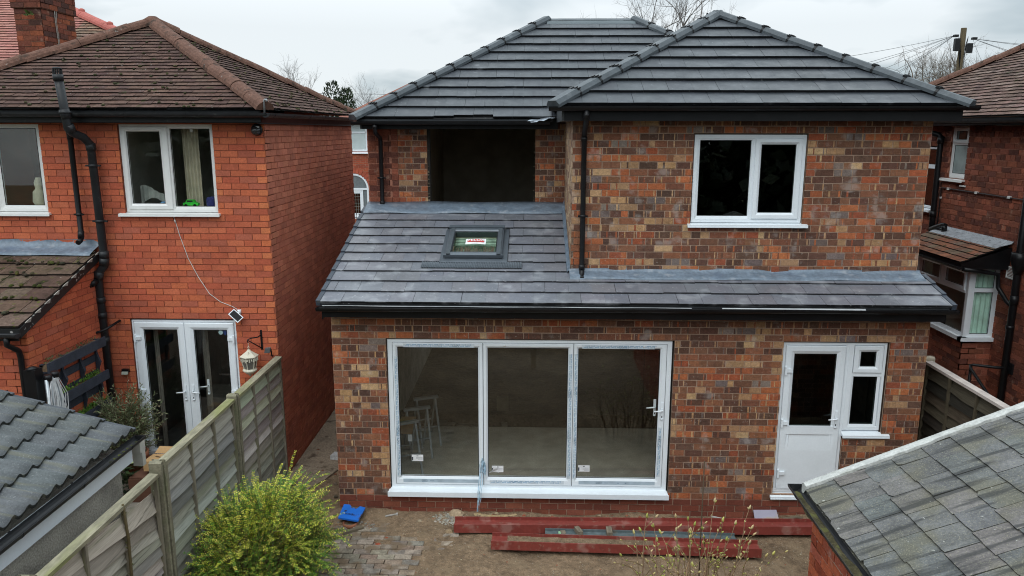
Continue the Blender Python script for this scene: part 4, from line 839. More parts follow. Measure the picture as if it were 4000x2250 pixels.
# ================================================================== HOUSE WITH PINK ROOF AND CHIMNEY
PH = thing('terracotta_house', 'taller house part with pink clay roof and broad brick chimney behind the brown roof', 'house', (-8, 5, 0))
pp = rad(30); VP = Vector((0, math.cos(pp), math.sin(pp))); OP = Vector((-12, 2.4, 5.365))
m_pink = mat('clay_tile', None, .85, ((25, .18), (4, .12)), (50, .5, .004), ((6, .62, .72, (.16, .13, .08), .5),), .15)
pal_pink = pal_of(['b57d72', 'b0776d', 'b98478', 'b58073', 'aa7468'], .08, .8); pal_tan = pal_of(['8f7563', '857060', '9a8070', '92725f'], .12)
mb = MB(); tiles(mb, OP, U1, VP, [(0, 0), (6.1, 0), (6.1, 3.61), (4.3, 5.0), (0, 5.0)], .112, .168, .016, pal_pink, ec=(.08, .035, .03), jit=.06); mb.build('roof', m_pink, PH)
mb = MB(); tiles(mb, OP, U1, VP, [(6.101, 0), (10.79, 0), (6.101, 3.61)], .112, .168, .016, pal_tan, ec=(.03, .022, .018), jit=.12); mb.build('weathered_roof', m_oldtile, PH)
pnt = lambda u, v: OP+U1*u+VP*v
mb = MB(); hipcaps(mb, None, pnt(10.0, .61), pnt(4.3, 5.0), [(x*.9, y*.9+.02) for x, y in SEC_OLD], .42, jit=.005); 
for k in range(7):
    p = pnt(10.0, .61).lerp(pnt(4.3, 5.0), k/7); mb.lathe(p+Vector((0, 0, .05)), [(.06, 0), (.055, .07), (.02, .09)], 10)
mb.build('hip_tiles', mat('pink_ridge', A('b5665c', .9), .8, ((12, .12),)), PH)
CH = MB(); cm = MB(); cy = 3.6
bricks(CH, cm, frame((-6.05, cy, 5.6), (1, 0, 0), (0, -1, 0)), lambda z: [(0, .455)], 0, 17, .0865, .23, pal_chim, th=.3, ragged=.006); bricks(CH, cm, frame((-5.595, cy, 5.6), (0, 1, 0), (1, 0, 0)), lambda z: [(0.01, .95)], 0, 17, .0865, .23, pal_chim, th=.3, ragged=.006)
cm.box(-6.08, -5.57, cy-.03, cy+.98, 7.075, 7.25)
bricks(CH, cm, frame((-6.08, cy-.03, 7.08), (1, 0, 0), (0, -1, 0)), lambda z: [(0, .51)], 0, 6, .0865, .23, pal_chim, th=.3); bricks(CH, cm, frame((-5.57, cy-.03, 7.08), (0, 1, 0), (1, 0, 0)), lambda z: [(0.01, 1.0)], 0, 6, .0865, .23, pal_chim, th=.3)
cc = CH.build('chimney', m_oldbrick, PH); cm.build('chimney_mortar', mat('sooty_mortar', A('6a4a3c', .9), .95, ((20, .25),)), cc)
mb = MB(); mb.tube([(-5.575, 3.95, 7.1), (-5.57, 3.93, 6.9), (-5.58, 3.97, 6.6), (-5.575, 3.95, 6.3)], .008, 5); mb.tube([(-5.575, 4.0, 7.1), (-5.57, 3.96, 6.92), (-5.58, 4.0, 6.6), (-5.575, 3.99, 6.35)], .006, 5); mb.build('aerial_cable', mat('grey_cable', (.3, .28, .25), .7), cc)
mb = MB(); strip(mb, lambda t: [(-5.58, 4.0+.55*t, 6.32+.32*t+.02*math.sin(t*9)), (-5.30, 3.95+.55*t, 6.27+.30*t)], 8, 0); mb.build('chimney_flashing', m_concrete, cc)
mb = MB(); r = random.Random(8)
for k in range(26):
    a = Vector((-5.78+r.gauss(0, .03), 3.55, 6.98)); d_ = Vector((r.uniform(-1, 1), r.uniform(-1, -.2), r.uniform(-.6, 1)))*.07; s_ = Vector((d_.z, 0, -d_.x))*.25
    mb.face([a, a+d_*.5+s_, a+d_, a+d_*.5-s_], vary((.06, .09, .02), r, .3))
mb.build('fern', mat('fern_leaf', None, .8), cc)
mb = MB(); mb.box(-12, -5.4, 2.6, 9, 0, 5.3, A('8c402c')); mb.build('wall', m_redbrick, PH)

# ================================================================== THE DARK RED HOUSE ON THE OTHER SIDE
RH = thing('brick_house', 'dark red brick house with a tiled bay window and pale green curtains', 'house', (11, 2, 0))
XR = 9.70; FRW = frame((XR, 9.0, 0), (0, -1, 0), (-1, 0, 0)); yr = lambda y: 9.0-y
b = MB(); mo = MB()
def iv_r(z):
    o = [(0, 12.0)]
    def cut(o, a, b_): return [q for p, r_ in o for q in ((p, min(r_, a)), (max(p, b_), r_)) if q[1]-q[0] > .01]
    if 4.30 < z < 5.18: o = cut(o, yr(3.80), yr(3.28))
    if 3.72 < z < 4.82: o = cut(o, yr(5.25), yr(4.22))
    if 1.9 < z < 3.1: o = cut(o, yr(3.55), yr(2.0))
    return o
bricks(b, mo, FRW, iv_r, -.1, 61, .0865, .235, pal_old, header=4, ragged=.004, proud=.008)
FBF = frame((9.25, 3.9, 0), (0, -1, 0), (-1, 0, 0)); FBS = frame((9.25, 2.0, 0), (1, 0, 0), (0, -1, 0))
bricks(b, mo, FBF, lambda z: [(0, 1.9)], -.1, 23, .0865, .235, pal_old, ragged=.003); bricks(b, mo, FBS, lambda z: [(0, .448)], -.1, 23, .0865, .235, pal_old, ragged=.003, th=.15)
b.build('wall', m_oldbrick, RH); mo.box(9.95, 16, -3, -2.8, 0, 5.3); mo.build('mortar', m_mortar_old, RH)
mb = MB(); tp = rad(30); VR = Vector((math.cos(tp), 0, math.sin(tp)))
tiles(mb, (9.38, 7.27, 5.315), (0, -1, 0), VR, [(0, 0), (9.5, 0), (9.5, 4.6), (4.6*math.cos(tp), 4.6)], .112, .168, .016, pal_of(['7d665c', '735c54', '886e64', '6a564f', '826a60', '927c72'], .12, .62), ec=(.025, .018, .016), jit=.10); mb.build('roof', m_oldtile, RH)
mb = MB(); hipcaps(mb, None, (9.36, 7.29, 5.33), (13.36, 3.29, 7.63), SEC_OLD, .42, jit=.012); mb.build('hip_tiles', m_oldridge, RH)
mb = MB(); mb.face([(9.38, 7.27, 5.31), (18, 7.27, 5.31), (13.4, 3.25, 7.65)], A('7d6055')); mb.build('rear_roof', m_oldtile, RH)
mb = MB(); mb.box(9.43, 9.46, -2.5, 7.2, 5.185, 5.30); mb.box(9.46, 9.69, -2.5, 7.2, 5.18, 5.19); mb.build('fascia', m_black, RH)
gutter('gutter', [(9.37, 7.2, 5.29), (9.37, -2.5, 5.25)], m_blackfade, RH, step=.7)
FRG = frame((XR+.02, 9.0, 0), (0, -1, 0), (-1, 0, 0))
wn = one(lambda q: (q.ring(FRG, (yr(3.795), yr(3.285), 4.318, 5.175), (yr(3.755), yr(3.325), 4.36, 5.135), PROF_FRAME))).build('window', m_pvc_old, RH)
leaf('sash', wn, FRG, (yr(3.775), yr(3.305), 4.90, 5.155), (yr(3.70), yr(3.38), 4.955, 5.095), 0, m_pvc_old); mb = MB(); mb.ring(FRG, (yr(3.77), yr(3.31), 4.34, 4.90), (yr(3.73), yr(3.35), 4.395, 4.865), [(0, -.05), (0, 0), (1, -.012), (1, -.05)]); mb.build('bead', m_pvc_old, wn)
m_frost = mat('frosted_glass', (.30, .36, .35), .25, ((3, .45),), spec=.6); pane(wn, FRG, (yr(3.73), yr(3.35), 4.395, 4.865), -.02, m_frost)
sill(wn, FRG, yr(3.98), yr(3.24), 4.275, 4.318, .09, m_pvc_old)
wn = one(lambda q: (q.ring(FRG, (yr(5.24), yr(4.225), 3.74, 4.815), (yr(5.2), yr(4.265), 3.78, 4.775), PROF_FRAME), q.fbox(FRG, yr(5.2), yr(4.26), -.06, 0.004, 4.44, 4.51))).build('window', m_pvc, RH)
pane(wn, FRG, (yr(5.2), yr(4.265), 4.51, 4.775), -.02, m_glass_dark); pane(wn, FRG, (yr(5.2), yr(4.265), 3.78, 4.44), -.02, m_glass_dark); sill(wn, FRG, yr(5.3), yr(4.18), 3.69, 3.74, .09)
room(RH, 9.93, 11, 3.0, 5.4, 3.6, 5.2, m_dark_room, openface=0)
# bay window
BW = tag(one(lambda q: (q.hexa([(8.98, 3.72, 3.12), (8.98, 1.80, 3.12), (9.69, 1.80, 3.12), (9.69, 3.72, 3.12), (8.98, 3.72, 3.17), (8.98, 1.80, 3.17), (9.69, 1.78, 3.40), (9.69, 3.72, 3.40)]), q.box(8.99, 9.69, 1.805, 3.7, 3.075, 3.12))).build('bay_window', m_black, RH))
mb = MB(); tb = math.atan2(.26, .65)
tiles(mb, (8.95, 3.74, 3.185), (0, -1, 0), (math.cos(tb), 0, math.sin(tb)), [(0, 0), (1.97, 0), (1.97, .60), (.12, .60), (0, .5)], .125, .168, .016, pal_of(['7f5f50', '8f614c', '786656', '886250', '966650', '7d6b5b'], .14, .75), ec=(.012, .010, .01), jit=.05); mb.build('roof', m_oldtile, BW)
mb = MB(); strip(mb, lambda t: [(9.69, 3.70-1.93*t, 3.50), (9.66, 3.70-1.93*t, 3.46+.006*math.sin(t*20)), (9.50, 3.70-1.93*t, 3.425), (9.44, 3.70-1.93*t, 3.40)], 30, 0); mb.build('lead_flashing', mat('pale_lead', (.34, .36, .385), .5, ((10, .2),), patches=((9, .56, .62, (.05, .055, .06), .8, (1, 5, 8)),)), BW)
gutter('gutter', [(8.95, 3.75, 3.13), (8.95, 1.78, 3.12)], m_black, BW, r_=.045)
FBFg = frame((9.25, 3.6, 0), (0, -1, 0), (-1, 0, 0)); yb = lambda y: 3.6-y
mb = MB(); mb.ring(FBFg, (0, 1.60, 1.985, 3.075), (.045, 1.52, 2.04, 3.03), [(0, -.05), (0, 0), (1, -.008), (1, -.05)]); mb.fbox(FBFg, .04, 1.53, -.05, 0, 2.66, 2.715)
mb.ring(FBS, (0, .45, 1.985, 3.075), (.10, .385, 2.03, 3.03), [(0, -.05), (0, 0), (1, -.008), (1, -.05)]); mb.fbox(FBS, .09, .39, -.05, 0, 2.69, 2.75); mb.build('frame', m_pvc, BW)
for (a, c_, g0, g1) in ((yb(3.56), yb(2.82), yb(3.42), yb(2.83)), (yb(2.80), yb(2.09), yb(2.67), yb(2.09+.04))):
    leaf('sash', BW, FBFg, (a, c_, 2.70, 3.04), (g0, g1-.02, 2.755, 2.955), 0, m_pvc)
pane(BW, FBFg, (.045, 1.52, 2.04, 2.66), -.03); pane(BW, FBS, (.10, .385, 2.03, 2.69), -.03); pane(BW, FBS, (.10, .385, 2.75, 3.03), -.03)
mb = MB(); mb.fbox(FBFg, -.05, 1.66, -.05, .055, 1.925, 1.984); mb.fbox(FBS, -.055, .475, -.05, .055, 1.925, 1.984); mb.build('sill', m_pvc, BW)
mb = MB(); strip(mb, lambda t: [(9.34+.31*t, 2.062+.012*math.sin(t*26), z) for z in (2.0, 2.5, 3.06)], 40, 0); strip(mb, lambda t: [(9.32+.02*math.sin(t*20), 3.5-.25*t, z) for z in (2.0, 2.5, 3.06)], 20, 0); mb.build('curtain', mat('pale_green_curtain', (.58, .84, .72), .9, ((6, .15),)), BW)
room(RH, 9.31, 11.2, 2.08, 3.53, 1.9, 3.07, m_room, openface=0)
pipe('downpipe', [(9.40, 4.2, 5.25), (9.40, 4.2, 5.13), (9.44, 4.16, 5.08), (9.58, 4.02, 5.03), (9.61, 3.98, 4.98), (9.61, 3.96, 3.70), (9.61, 3.95, 3.2)], .048, m_black, RH, [((9.61, 3.98, 5.0), (9.61, 3.98, 4.88)), ((9.61, 3.96, 3.72), (9.61, 3.96, 3.62))], 12)
mb = MB(); mb.tube([(9.58, 3.9, 3.42), (9.56, 3.75, 3.46), (9.55, 3.5, 3.535), (9.55, 3.42, 3.53)], .042, 10); mb.tube([(9.55, 3.44, 3.53), (9.55, 3.43, 3.44)], .045, 10); mb.build('discharge_pipe', m_black, RH)
pipe('downpipe', [(9.63, 1.52, 5.15), (9.63, 1.50, 3.3), (9.63, 1.48, .2)], .05, m_black, RH, [((9.63, 1.5, 3.35), (9.63, 1.5, 3.15)), ((9.63, 1.49, 2.75), (9.63, 1.49, 2.62)), ((9.63, 1.5, 2.30), (9.63, 1.5, 2.24))], 12)
mb = MB(); mb.lathe((9.63, 1.5, 3.28), [(.055, -.22), (.09, -.08), (.11, 0), (.11, .10)], 10); mb.build('hopper', m_black, RH)
mb = MB(); mb.tube([(9.02, 1.80, 3.08), (9.30, 1.85, 3.04), (9.56, 1.83, 3.0), (9.585, 1.83, 2.80), (9.60, 1.80, 2.76), (9.61, 1.62, 2.63), (9.62, 1.54, 2.60)], .033, 10); mb.build('branch_pipe', m_black, RH)
mb = MB(); mb.tube([(9.67, 3.90, 3.4), (9.67, 3.90, 4.13), (9.67, 3.86, 4.137), (9.67, .9, 4.12)], .011, 6); mb.build('conduit', mat('brown_conduit', (.05, .04, .04), .5), RH)
mb = MB()
for y in (3.68, 2.85, 2.0): mb.box(9.66, 9.69, y-.04, y+.03, 4.115, 4.15)
mb.box(9.665, 9.69, 3.89, 3.92, 3.95, 3.98); mb.box(9.67, 9.69, 3.20, 3.36, 4.195, 4.22); mb.build('cable_clip', m_pvc_old, RH)
mb = MB(); mb.ring(FRW, (yr(1.845), yr(1.655), 2.95, 3.13), (yr(1.83), yr(1.67), 2.965, 3.115), [(0, 0), (0, .02), (1, .025), (1, .0)])
for k in range(7): mb.fbox(FRW, yr(1.83), yr(1.67), .004, .014, 2.968+k*.021, 2.978+k*.021)
mb.build('vent', m_pvc_old, RH)
mb = MB()
for a, c_ in ((3.27, 3.07), (2.13, 1.90)):
    for i in range(4):
        for j in range(5): mb.fbox(FRW, yr(a)+.01+j*.04, yr(a)+.04+j*.04, .006, .012, 5.01+i*.026, 5.026+i*.026, (.05, .02, .015))
mb.build('air_brick', mat('terracotta_vent', (.16, .05, .035), .8), RH)
t = thing('handrail', 'black tubular steel handrail beside the bay window of the dark red house', 'handrail', (9.2, 1.5, 0))
mb = MB(); mb.tube([(9.68, 1.45, 1.66), (9.50, 1.50, 1.655), (9.24, 1.62, 1.655), (9.20, 1.62, 1.64), (9.17, 1.55, 1.62), (9.12, .95, 1.40), (9.10, .80, 1.33), (9.10, .72, 1.2), (9.10, .68, 1.0)], .022, 8); mb.build('rail', m_black, t)
mb = MB(); mb.tube([(9.20, 1.60, 1.63), (9.20, 1.60, 0)], .022, 8); mb.tube([(9.10, .78, 1.3), (9.10, .78, 0)], .022, 8); mb.build('rail_post', m_black, t)
mb = MB(); mb.box(9.665, 9.699, 1.38, 1.5, 1.58, 1.74); mb.build('wall_plate', m_black, t)
mb = MB(); mb.box(7.9, 9.7, -3, 9, -.1, .02); tag(mb.build('side_path', m_concrete), kind='structure')

# ================================================================== HOUSE ACROSS THE ROAD
AH = thing('arched_door_house', 'red brick house across the road with a white arched front door', 'house', (-5.3, 27, 0))
FA = frame((-9, 27, 0), (1, 0, 0), (0, -1, 0))
b = MB(); mo = MB(); pa_ = pal_of(['a8553c', 'a04e38', 'b05c40', '98503c'], .08)
ax, ar = 3.05, .70
def iv_a(z):
    o = [(2.3, 6.2)]
    def cut(o, a, b_): return [q for p, r_ in o for q in ((p, min(r_, a)), (max(p, b_), r_)) if q[1]-q[0] > .01]
    if 4.05 < z < 5.42: o = cut(o, 2.5, 3.76)
    if z < 2.35: o = cut(o, ax-ar, ax+ar)
    elif z < 2.35+ar: h = math.sqrt(ar*ar-(z-2.35)**2); o = cut(o, ax-h, ax+h)
    return o
bricks(b, mo, FA, iv_a, .2, 62, .0865, .235, pa_, th=.1); b.build('wall', m_redbrick, AH); mo.build('mortar', m_mortar, AH)
mb = MB(); mb.box(-2.79, 3, 27, 27.2, 0, 5.6); mb.box(-6.7, 3, 27.21, 33, 0, 5.43); mb.c = [A('8f4a38')]*len(mb.c); mb.build('plain_wall', m_redbrick, AH)
mb = MB()
for k in range(15):
    a0 = math.pi*k/15+.02; a1 = math.pi*(k+1)/15-.02; q = [(ax-r_*math.cos(a), 2.35+r_*math.sin(a)) for r_, a in ((ar+.01, a0), (ar+.24, a0), (ar+.24, a1), (ar+.01, a1))]
    mb.prism([FA(*p, .02) for p in q], (0, .05, 0), vary(A('a05440'), R, .12))
mb.build('brick_arch', m_redbrick, AH)
mb = MB()
arc = lambda r0, r1, n0, n1: [mb.hexa([FA(ax-r_*math.cos(a), 2.35+r_*math.sin(a), n_) for (r_, a, n_) in ((r0, a0, n1), (r1, a0, n1), (r1, a0, n0), (r0, a0, n0), (r0, a1, n1), (r1, a1, n1), (r1, a1, n0), (r0, a1, n0))]) for a0, a1 in [(math.pi*k/14, math.pi*(k+1)/14) for k in range(14)]]
arc(ar-.09, ar, -.08, .0); mb.fbox(FA, ax-ar, ax-ar+.09, -.08, 0, .2, 2.35); mb.fbox(FA, ax+ar-.09, ax+ar, -.08, 0, .2, 2.35); mb.fbox(FA, ax-ar, ax+ar, -.08, 0.002, 2.27, 2.36)
df = mb.build('front_door', m_pvc, AH)
mb = MB(); mb.ring(FA, (ax-.42, ax+.42, .25, 2.26), (ax-.27, ax+.27, 1.15, 2.10), [(0, -.06), (0, -.005), (1, -.02), (1, -.06)]); mb.fbox(FA, ax-.20, ax-.02, -.03, 0.0, .45, 1.0); mb.fbox(FA, ax+.02, ax+.2, -.03, 0.0, .45, 1.0); mb.build('door_leaf', m_pvc, df)
pane(df, FA, (ax-.27, ax+.27, 1.15, 2.10), -.03, m_glass_dark)
mb = MB()
for k in range(1, 5): mb.fbox(FA, ax-.27+k*.108-.006, ax-.27+k*.108+.006, -.026, -.018, 1.15, 2.1)
for k in range(1, 6): mb.fbox(FA, ax-.27, ax+.27, -.026, -.019, 1.15+k*.16-.005, 1.15+k*.16+.005)
mb.build('leading', mat('lead_came', (.25, .25, .22), .5), df)
mb = MB(); mb.fbox(FA, ax+.44, ax+.60, -.04, -.03, .3, 2.25); mb.fbox(FA, ax-.60, ax-.44, -.04, -.03, .3, 2.25); mb.prism([FA(ax, 2.37, -.04)]+[FA(ax-.6*math.cos(math.pi*k/12), 2.37+.6*math.sin(math.pi*k/12), -.04) for k in range(13)], (0, .01, 0)); mb.build('side_glass', mat('dusk_glass', (.16, .19, .20), .15, spec=.6), df)
mb = MB(); mb.fbox(FA, ax-.42, ax-.18, -.005, .004, 1.03, 1.09); mb.build('letter_box', mat('brass', (.45, .36, .15), .4, metal=.6), df)
wn = one(lambda q: (q.ring(FA, (2.5, 3.76, 4.08, 5.42), (2.58, 3.68, 4.18, 5.34), PROF_FRAME), q.fbox(FA, 2.55, 3.72, -.06, 0, 4.93, 5.01))).build('window', m_pvc, AH)
pane(wn, FA, (2.58, 3.68, 4.18, 5.34), -.03, mat('net_curtained_glass', (.52, .60, .60), .3, ((3, .08),), spec=.5)); sill(wn, FA, 2.42, 3.84, 4.0, 4.08, .1)
mb = MB(); mb.hexa([(-7.0, 26.6, 5.45), (3, 26.6, 5.45), (3, 33, 5.45), (-7.0, 33, 5.45), (-3.6, 29.8, 7.4), (0, 29.8, 7.4), (0, 30, 7.4), (-3.6, 30, 7.4)], A('7a5348')); mb.build('roof', m_oldtile, AH)
t = thing('garden_railing', 'black spear-topped iron railing in front of the white arched door', 'railing', (-5.2, 24, 0))
mb = MB()
for k in range(12):
    x = -6.2+k*.125; mb.tube([(x, 24, 0), (x, 24, 1.5+.12*math.sin(k*.5))], .010, 5); mb.lathe((x, 24, 1.5+.12*math.sin(k*.5)), [(.012, 0), (.025, .03), (.002, .10)], 6)
mb.build('bars', m_black, t); mb = MB(); mb.tube([(-6.2, 24, 1.35), (-4.8, 24, 1.25)], .012, 5); mb.build('top_rail', m_black, t)
mb = MB(); mb.box(-7.5, -3.6, 24.05, 24.25, -.1, 1.2, A('9a5a44')); solo(mb, 'garden_wall', m_redbrick, (-5.5, 24.15, 0), 'low red brick garden wall behind the iron railing', 'wall')
mb = MB(); mb.box(-60, 60, 12, 23, -.11, -.05); tag(mb.build('road', mat('asphalt', (.05, .05, .052), .9)), kind='structure')

# ================================================================== FENCES
m_wood = mat('weathered_fence_board', None, .92, ((9, .12), (45, .16)), (60, .5, .003), ((3.2, .54, .68, A('7a8058', .8), .35), (14, .60, .70, (.05, .045, .035), .5)), .15, stretch=(1, .10, 2.2))
m_batten = mat('fence_batten', A('8a8272', .85), .92, ((14, .25),), (50, .5, .003), ((6, .5, .66, A('6f7348', .8), .5),), stretch=(2, 2, .3))
m_dark_wood = mat('dark_fence_board', None, .92, ((12, .25), (50, .25)), (50, .5, .003), stretch=(1, .12, 2))
m_post = mat('concrete_post', A('8b8571', .85), .95, ((7, .18), (40, .2)), (50, .6, .006), ((5, .52, .66, A('7f8460', .7), .5), (30, .66, .72, (.5, .5, .45), .6)))
def panel(fence, x, y0, y1, zt, r, m, pal, mbn, zb=.04, broken=False, rail=True, wmul=1.0):
    """waney-lap panel between y0>y1 facing +x"""
    p = MB(); n = 13; step = (zt-.05-zb)/n; seg = 14
    for k in range(n):
        za = zb+k*step; c = vary(pal(r)[0][1], r, .24); ph = r.uniform(0, 6); am = r.uniform(.003, .012); dz0 = dz1 = 0; ox = 0
        if broken:
            s_ = max(0, k-6)/6; dz0 = -.02*s_+r.uniform(-.01, .01); dz1 = -.24*s_*(1 if k < 12 else .75)+r.uniform(-.02, .02); ox = .03*s_
        i0 = len(p.v)
        for j in range(seg+1):
            t = j/seg; y = y0+(y1-y0)*t; tt = max(0, 1-t*1.6) if broken else 0
            dz = (dz1*tt if broken else 0)
            lo = za-.028+am*math.sin(ph+t*9)+.4*am*math.sin(ph*2+t*23)+dz; hi = za+step+.012+dz
            bow = ox*math.sin(t*6+k)
            for (q, z) in ((x+.030+bow, lo), (x+.048+bow, lo+.004), (x+.002+bow, hi), (x-.006+bow, hi)): p.v.append((q, y, z))
        for j in range(seg):
            for q in range(4):
                a = i0+j*4+q; b_ = i0+j*4+(q+1) % 4; p.f.append((a, b_, b_+4, a+4)); p.c.append(c); p.sm.append(False)
    o = p.build('fence_panel', m, fence)
    for j, t in enumerate((.012, .335, .665, .988)):
        y = y0+(y1-y0)*t; bm = MB(); w_ = .015*wmul; dx = r.uniform(-.006, .006); bm.hexa([(x+.030, y-w_, zb-.02), (x+.064, y-w_, zb-.02), (x+.064, y+w_, zb-.02), (x+.030, y+w_, zb-.02), (x+.030+dx, y-w_, zt-.03), (x+.064+dx, y-w_, zt-.03), (x+.064+dx, y+w_, zt-.03), (x+.030+dx, y+w_, zt-.03)]); bm.build('batten', mbn, o)
    if rail:
        d0 = (-.01, .012)[broken]; bm = MB(); bm.hexa([(x-.02, y1, zt-.035+d0*.3), (x+.07, y1, zt-.04+d0*.3), (x+.07, y0, zt-.04), (x-.02, y0, zt-.035), (x-.02, y1, zt+.004+d0*.3), (x+.07, y1, zt-.004+d0*.3), (x+.07, y0, zt-.004), (x-.02, y0, zt+.004)]); bm.build('cap_rail', MATS['cap_rail'], o)
    return o
def post(fence, x, y, z, s_=.05, m=None):
    q = MB(); h = .018
    q.hexa([(x-.055, y-s_, -.1), (x+.075, y-s_, -.1), (x+.075, y-.018, -.1), (x-.055, y-.018, -.1), (x-.05, y-s_, z), (x+.07, y-s_, z), (x+.07, y-.018, z+h), (x-.05, y-.018, z+h)])
    q.hexa([(x-.055, y+.018, -.1), (x+.075, y+.018, -.1), (x+.075, y+s_, -.1), (x-.055, y+s_, -.1), (x-.05, y+.018, z+h), (x+.07, y+.018, z+h), (x+.07, y+s_, z), (x-.05, y+s_, z)])
    q.hexa([(x-.02, y-.0179, -.1), (x+.04, y-.0179, -.1), (x+.04, y+.0179, -.1), (x-.02, y+.0179, -.1), (x-.02, y-.0179, z+h), (x+.04, y-.0179, z+h), (x+.04, y+.0179, z+h), (x-.02, y+.0179, z+h)])
    return q.build('fence_post', m or m_post, fence)
mat('cap_rail', A('8f8974', .95), .9, ((10, .25), (40, .2)), (50, .6, .004), ((4, .48, .62, A('8c9150', .8), .6),), stretch=(1, .2, 1))
FN = thing('garden_fence', 'weathered green-grey wooden fence of lapped panels between concrete posts', 'fence', (-1.0, -2, 0))
pw = pal_of(['918d82', '86837a', '9d988d', '7c7970', '929084', 'a5a095'], .12, 1.12)
rf = random.Random(17)
panel(FN, -1.04, .86, -.77, 1.925, rf, m_wood, pw, m_batten); panel(FN, -1.04, -.90, -2.66, 1.925, rf, m_wood, pw, m_batten)
panel(FN, -1.05, -2.80, -4.62, 1.86, rf, m_wood, pw, m_batten, broken=True); panel(FN, -1.04, -4.76, -6.5, 1.9, rf, m_wood, pw, m_batten)
for y in (-.835, -2.73, -4.69): post(FN, -1.03, y, 1.95)
mb = MB(); mb.box(-1.075, -1.0, -.77, .86, 0, .05); mb.box(-1.075, -1.0, -2.66, -.9, 0, .05); mb.box(-1.075, -1.0, -4.62, -2.8, 0, .05); mb.build('gravel_board', m_post, FN)
FN2 = thing('garden_fence', 'dark brown lapped fence with pale cap rail beside the dark red house', 'fence', (8.0, -.5, 0))
pd = pal_of(['3f3a30', '463f34', '38342b', '4a4337'], .12, .9)
mat('pale_cap', (.50, .44, .40), .8, ((9, .15),))
def panel2(y0, y1):
    MATS['cap_rail'], sv = MATS['pale_cap'], MATS['cap_rail']
    o = panel(FN2, 8.0, y0, y1, 2.05, rf, m_dark_wood, pd, mat('dark_batten', A('5a5242', .8), .9, ((12, .2),))); MATS['cap_rail'] = sv
# this fence is seen from its -x side: mirror the lap
pn0 = panel2(.50, -1.30); panel2(-1.42, -3.2)
for ob in FN2.children:
    for q in [ob]+list(ob.children):
        for v in q.data.vertices: v.co.x = -v.co.x
for y in (.57, -1.36, -3.26): post(FN2, 8.0, y, 2.08, m=mat('pale_concrete_post', A('b5ad9a', .9), .9, ((9, .12),)))

# ================================================================== GARAGES
GA = thing('slate_garage', 'low brick garage with big weathered slates, white mortar verge and mossy gutter', 'garage', (6.5, -5, 0))
tg = math.atan(.427); VG = Vector((math.cos(tg), 0, math.sin(tg)))
m_slate = mat('weathered_slate', None, .85, ((6, .20), (50, .22)), (45, .5, .004), ((2.2, .48, .62, (.125, .115, .078), .6), (110, .55, .66, (.30, .28, .20), .5), (4, .52, .64, (.035, .036, .036), .75, (.30, 3.0, .30)), (26, .71, .74, (.5, .5, .46), .6)), .25)
pal_gs = pal_of(['7a7b7b', '7f7f7e', '827d7a', '767877', '868280', '7c7c7b', '747474'], .06, .62)
mb = MB(); rg = random.Random(41)
def slate_roof(mb, O, U, V, ulen, vlen, gauge, width, t, pal, r):
    U = Vector(U); V = Vector(V); N = U.cross(V).normalized()
    if N.z < 0: N = -N
    for k in range(int(vlen/gauge)+1):
        u = -(width*.5 if k % 2 else 0)
        while u < ulen:
            w_ = width*r.uniform(.93, 1.07); a = max(0, u+.003); b_ = min(ulen, u+w_-.003); u += w_
            if b_-a < .04: continue
            va = k*gauge+r.uniform(-.012, .010); vb = k*gauge+gauge*1.15; n = 6; c = pal(r)[0][1]; lf = t*r.uniform(.8, 1.5); rt = r.uniform(-.5, .5)*t; nick = r.choice([0, 0, 0, 1])
            def P(uu, vv, h): return O+U*uu+V*vv+N*h
            bot = [(a+(b_-a)*j/n, va+r.uniform(-.003, .003)+(r.uniform(0, .035) if nick and j in (0, n) else 0)) for j in range(n+1)]
            pts = [P(x, y, lf*1.15+rt*(x-a)/(b_-a)) for x, y in bot]; tp_ = [P(b_, vb, lf*.1), P(a, vb, lf*.1)]
            mb.face(pts+tp_, c)
            low = [p-N*t*.9 for p in pts]
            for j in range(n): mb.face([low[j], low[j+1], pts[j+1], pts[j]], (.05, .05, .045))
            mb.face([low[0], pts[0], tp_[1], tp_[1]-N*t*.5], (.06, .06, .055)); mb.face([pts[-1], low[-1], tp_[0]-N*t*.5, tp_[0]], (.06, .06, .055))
OG = Vector((4.855, -3.70, 2.222))
slate_roof(mb, OG, (0, -1, 0), VG, 3.6, 2.6, .2385, .262, .010, pal_gs, rg)
mb.face([OG+Vector((0, 0, -.02)), OG+Vector((0, -3.6, -.02)), OG+Vector((0, -3.6, -.02))+VG*2.6, OG+Vector((0, 0, -.02))+VG*2.6], (.03, .03, .03))
mb.face([OG+VG*2.6, OG+VG*2.6+Vector((0, -3.6, 0)), OG+VG*2.6+Vector((2.4, -3.6, -1.02)), OG+VG*2.6+Vector((2.4, 0, -1.02))], A('7e828a'))
mb.build('roof', m_slate, GA)
mb = MB(); n = 40; i0 = 0; prev = None
for k in range(n+1):
    p = OG+VG*(2.62*k/n)+Vector((0, .10, .0)); a = rg.uniform(-.006, .006); ln = rg.uniform(-.008, .012)
    cur = [p+Vector((0, 0, -.10)), p+Vector((0, .005, .015+a*.3)), p+Vector((0, -.03, .030+a)), p+Vector((0, -.085-ln, .026)), p+Vector((0, -.088-ln, .0))]
    if prev:
        for j in range(4): mb.face([prev[j], cur[j], cur[j+1], prev[j+1]], (.6, .6, .57), True)
    else: mb.face(cur)
    prev = cur
mb.build('mortar_verge', mat('white_mortar', (.46, .46, .435), .95, ((14, .12), (50, .15)), (40, .7, .01), ((6, .58, .68, (.30, .30, .26), .6),)), GA)
gutter('gutter', [(4.815, -3.55, 2.205), (4.815, -7.3, 2.19)], m_blackfade, GA, r_=.062, step=.55)
mb = MB()
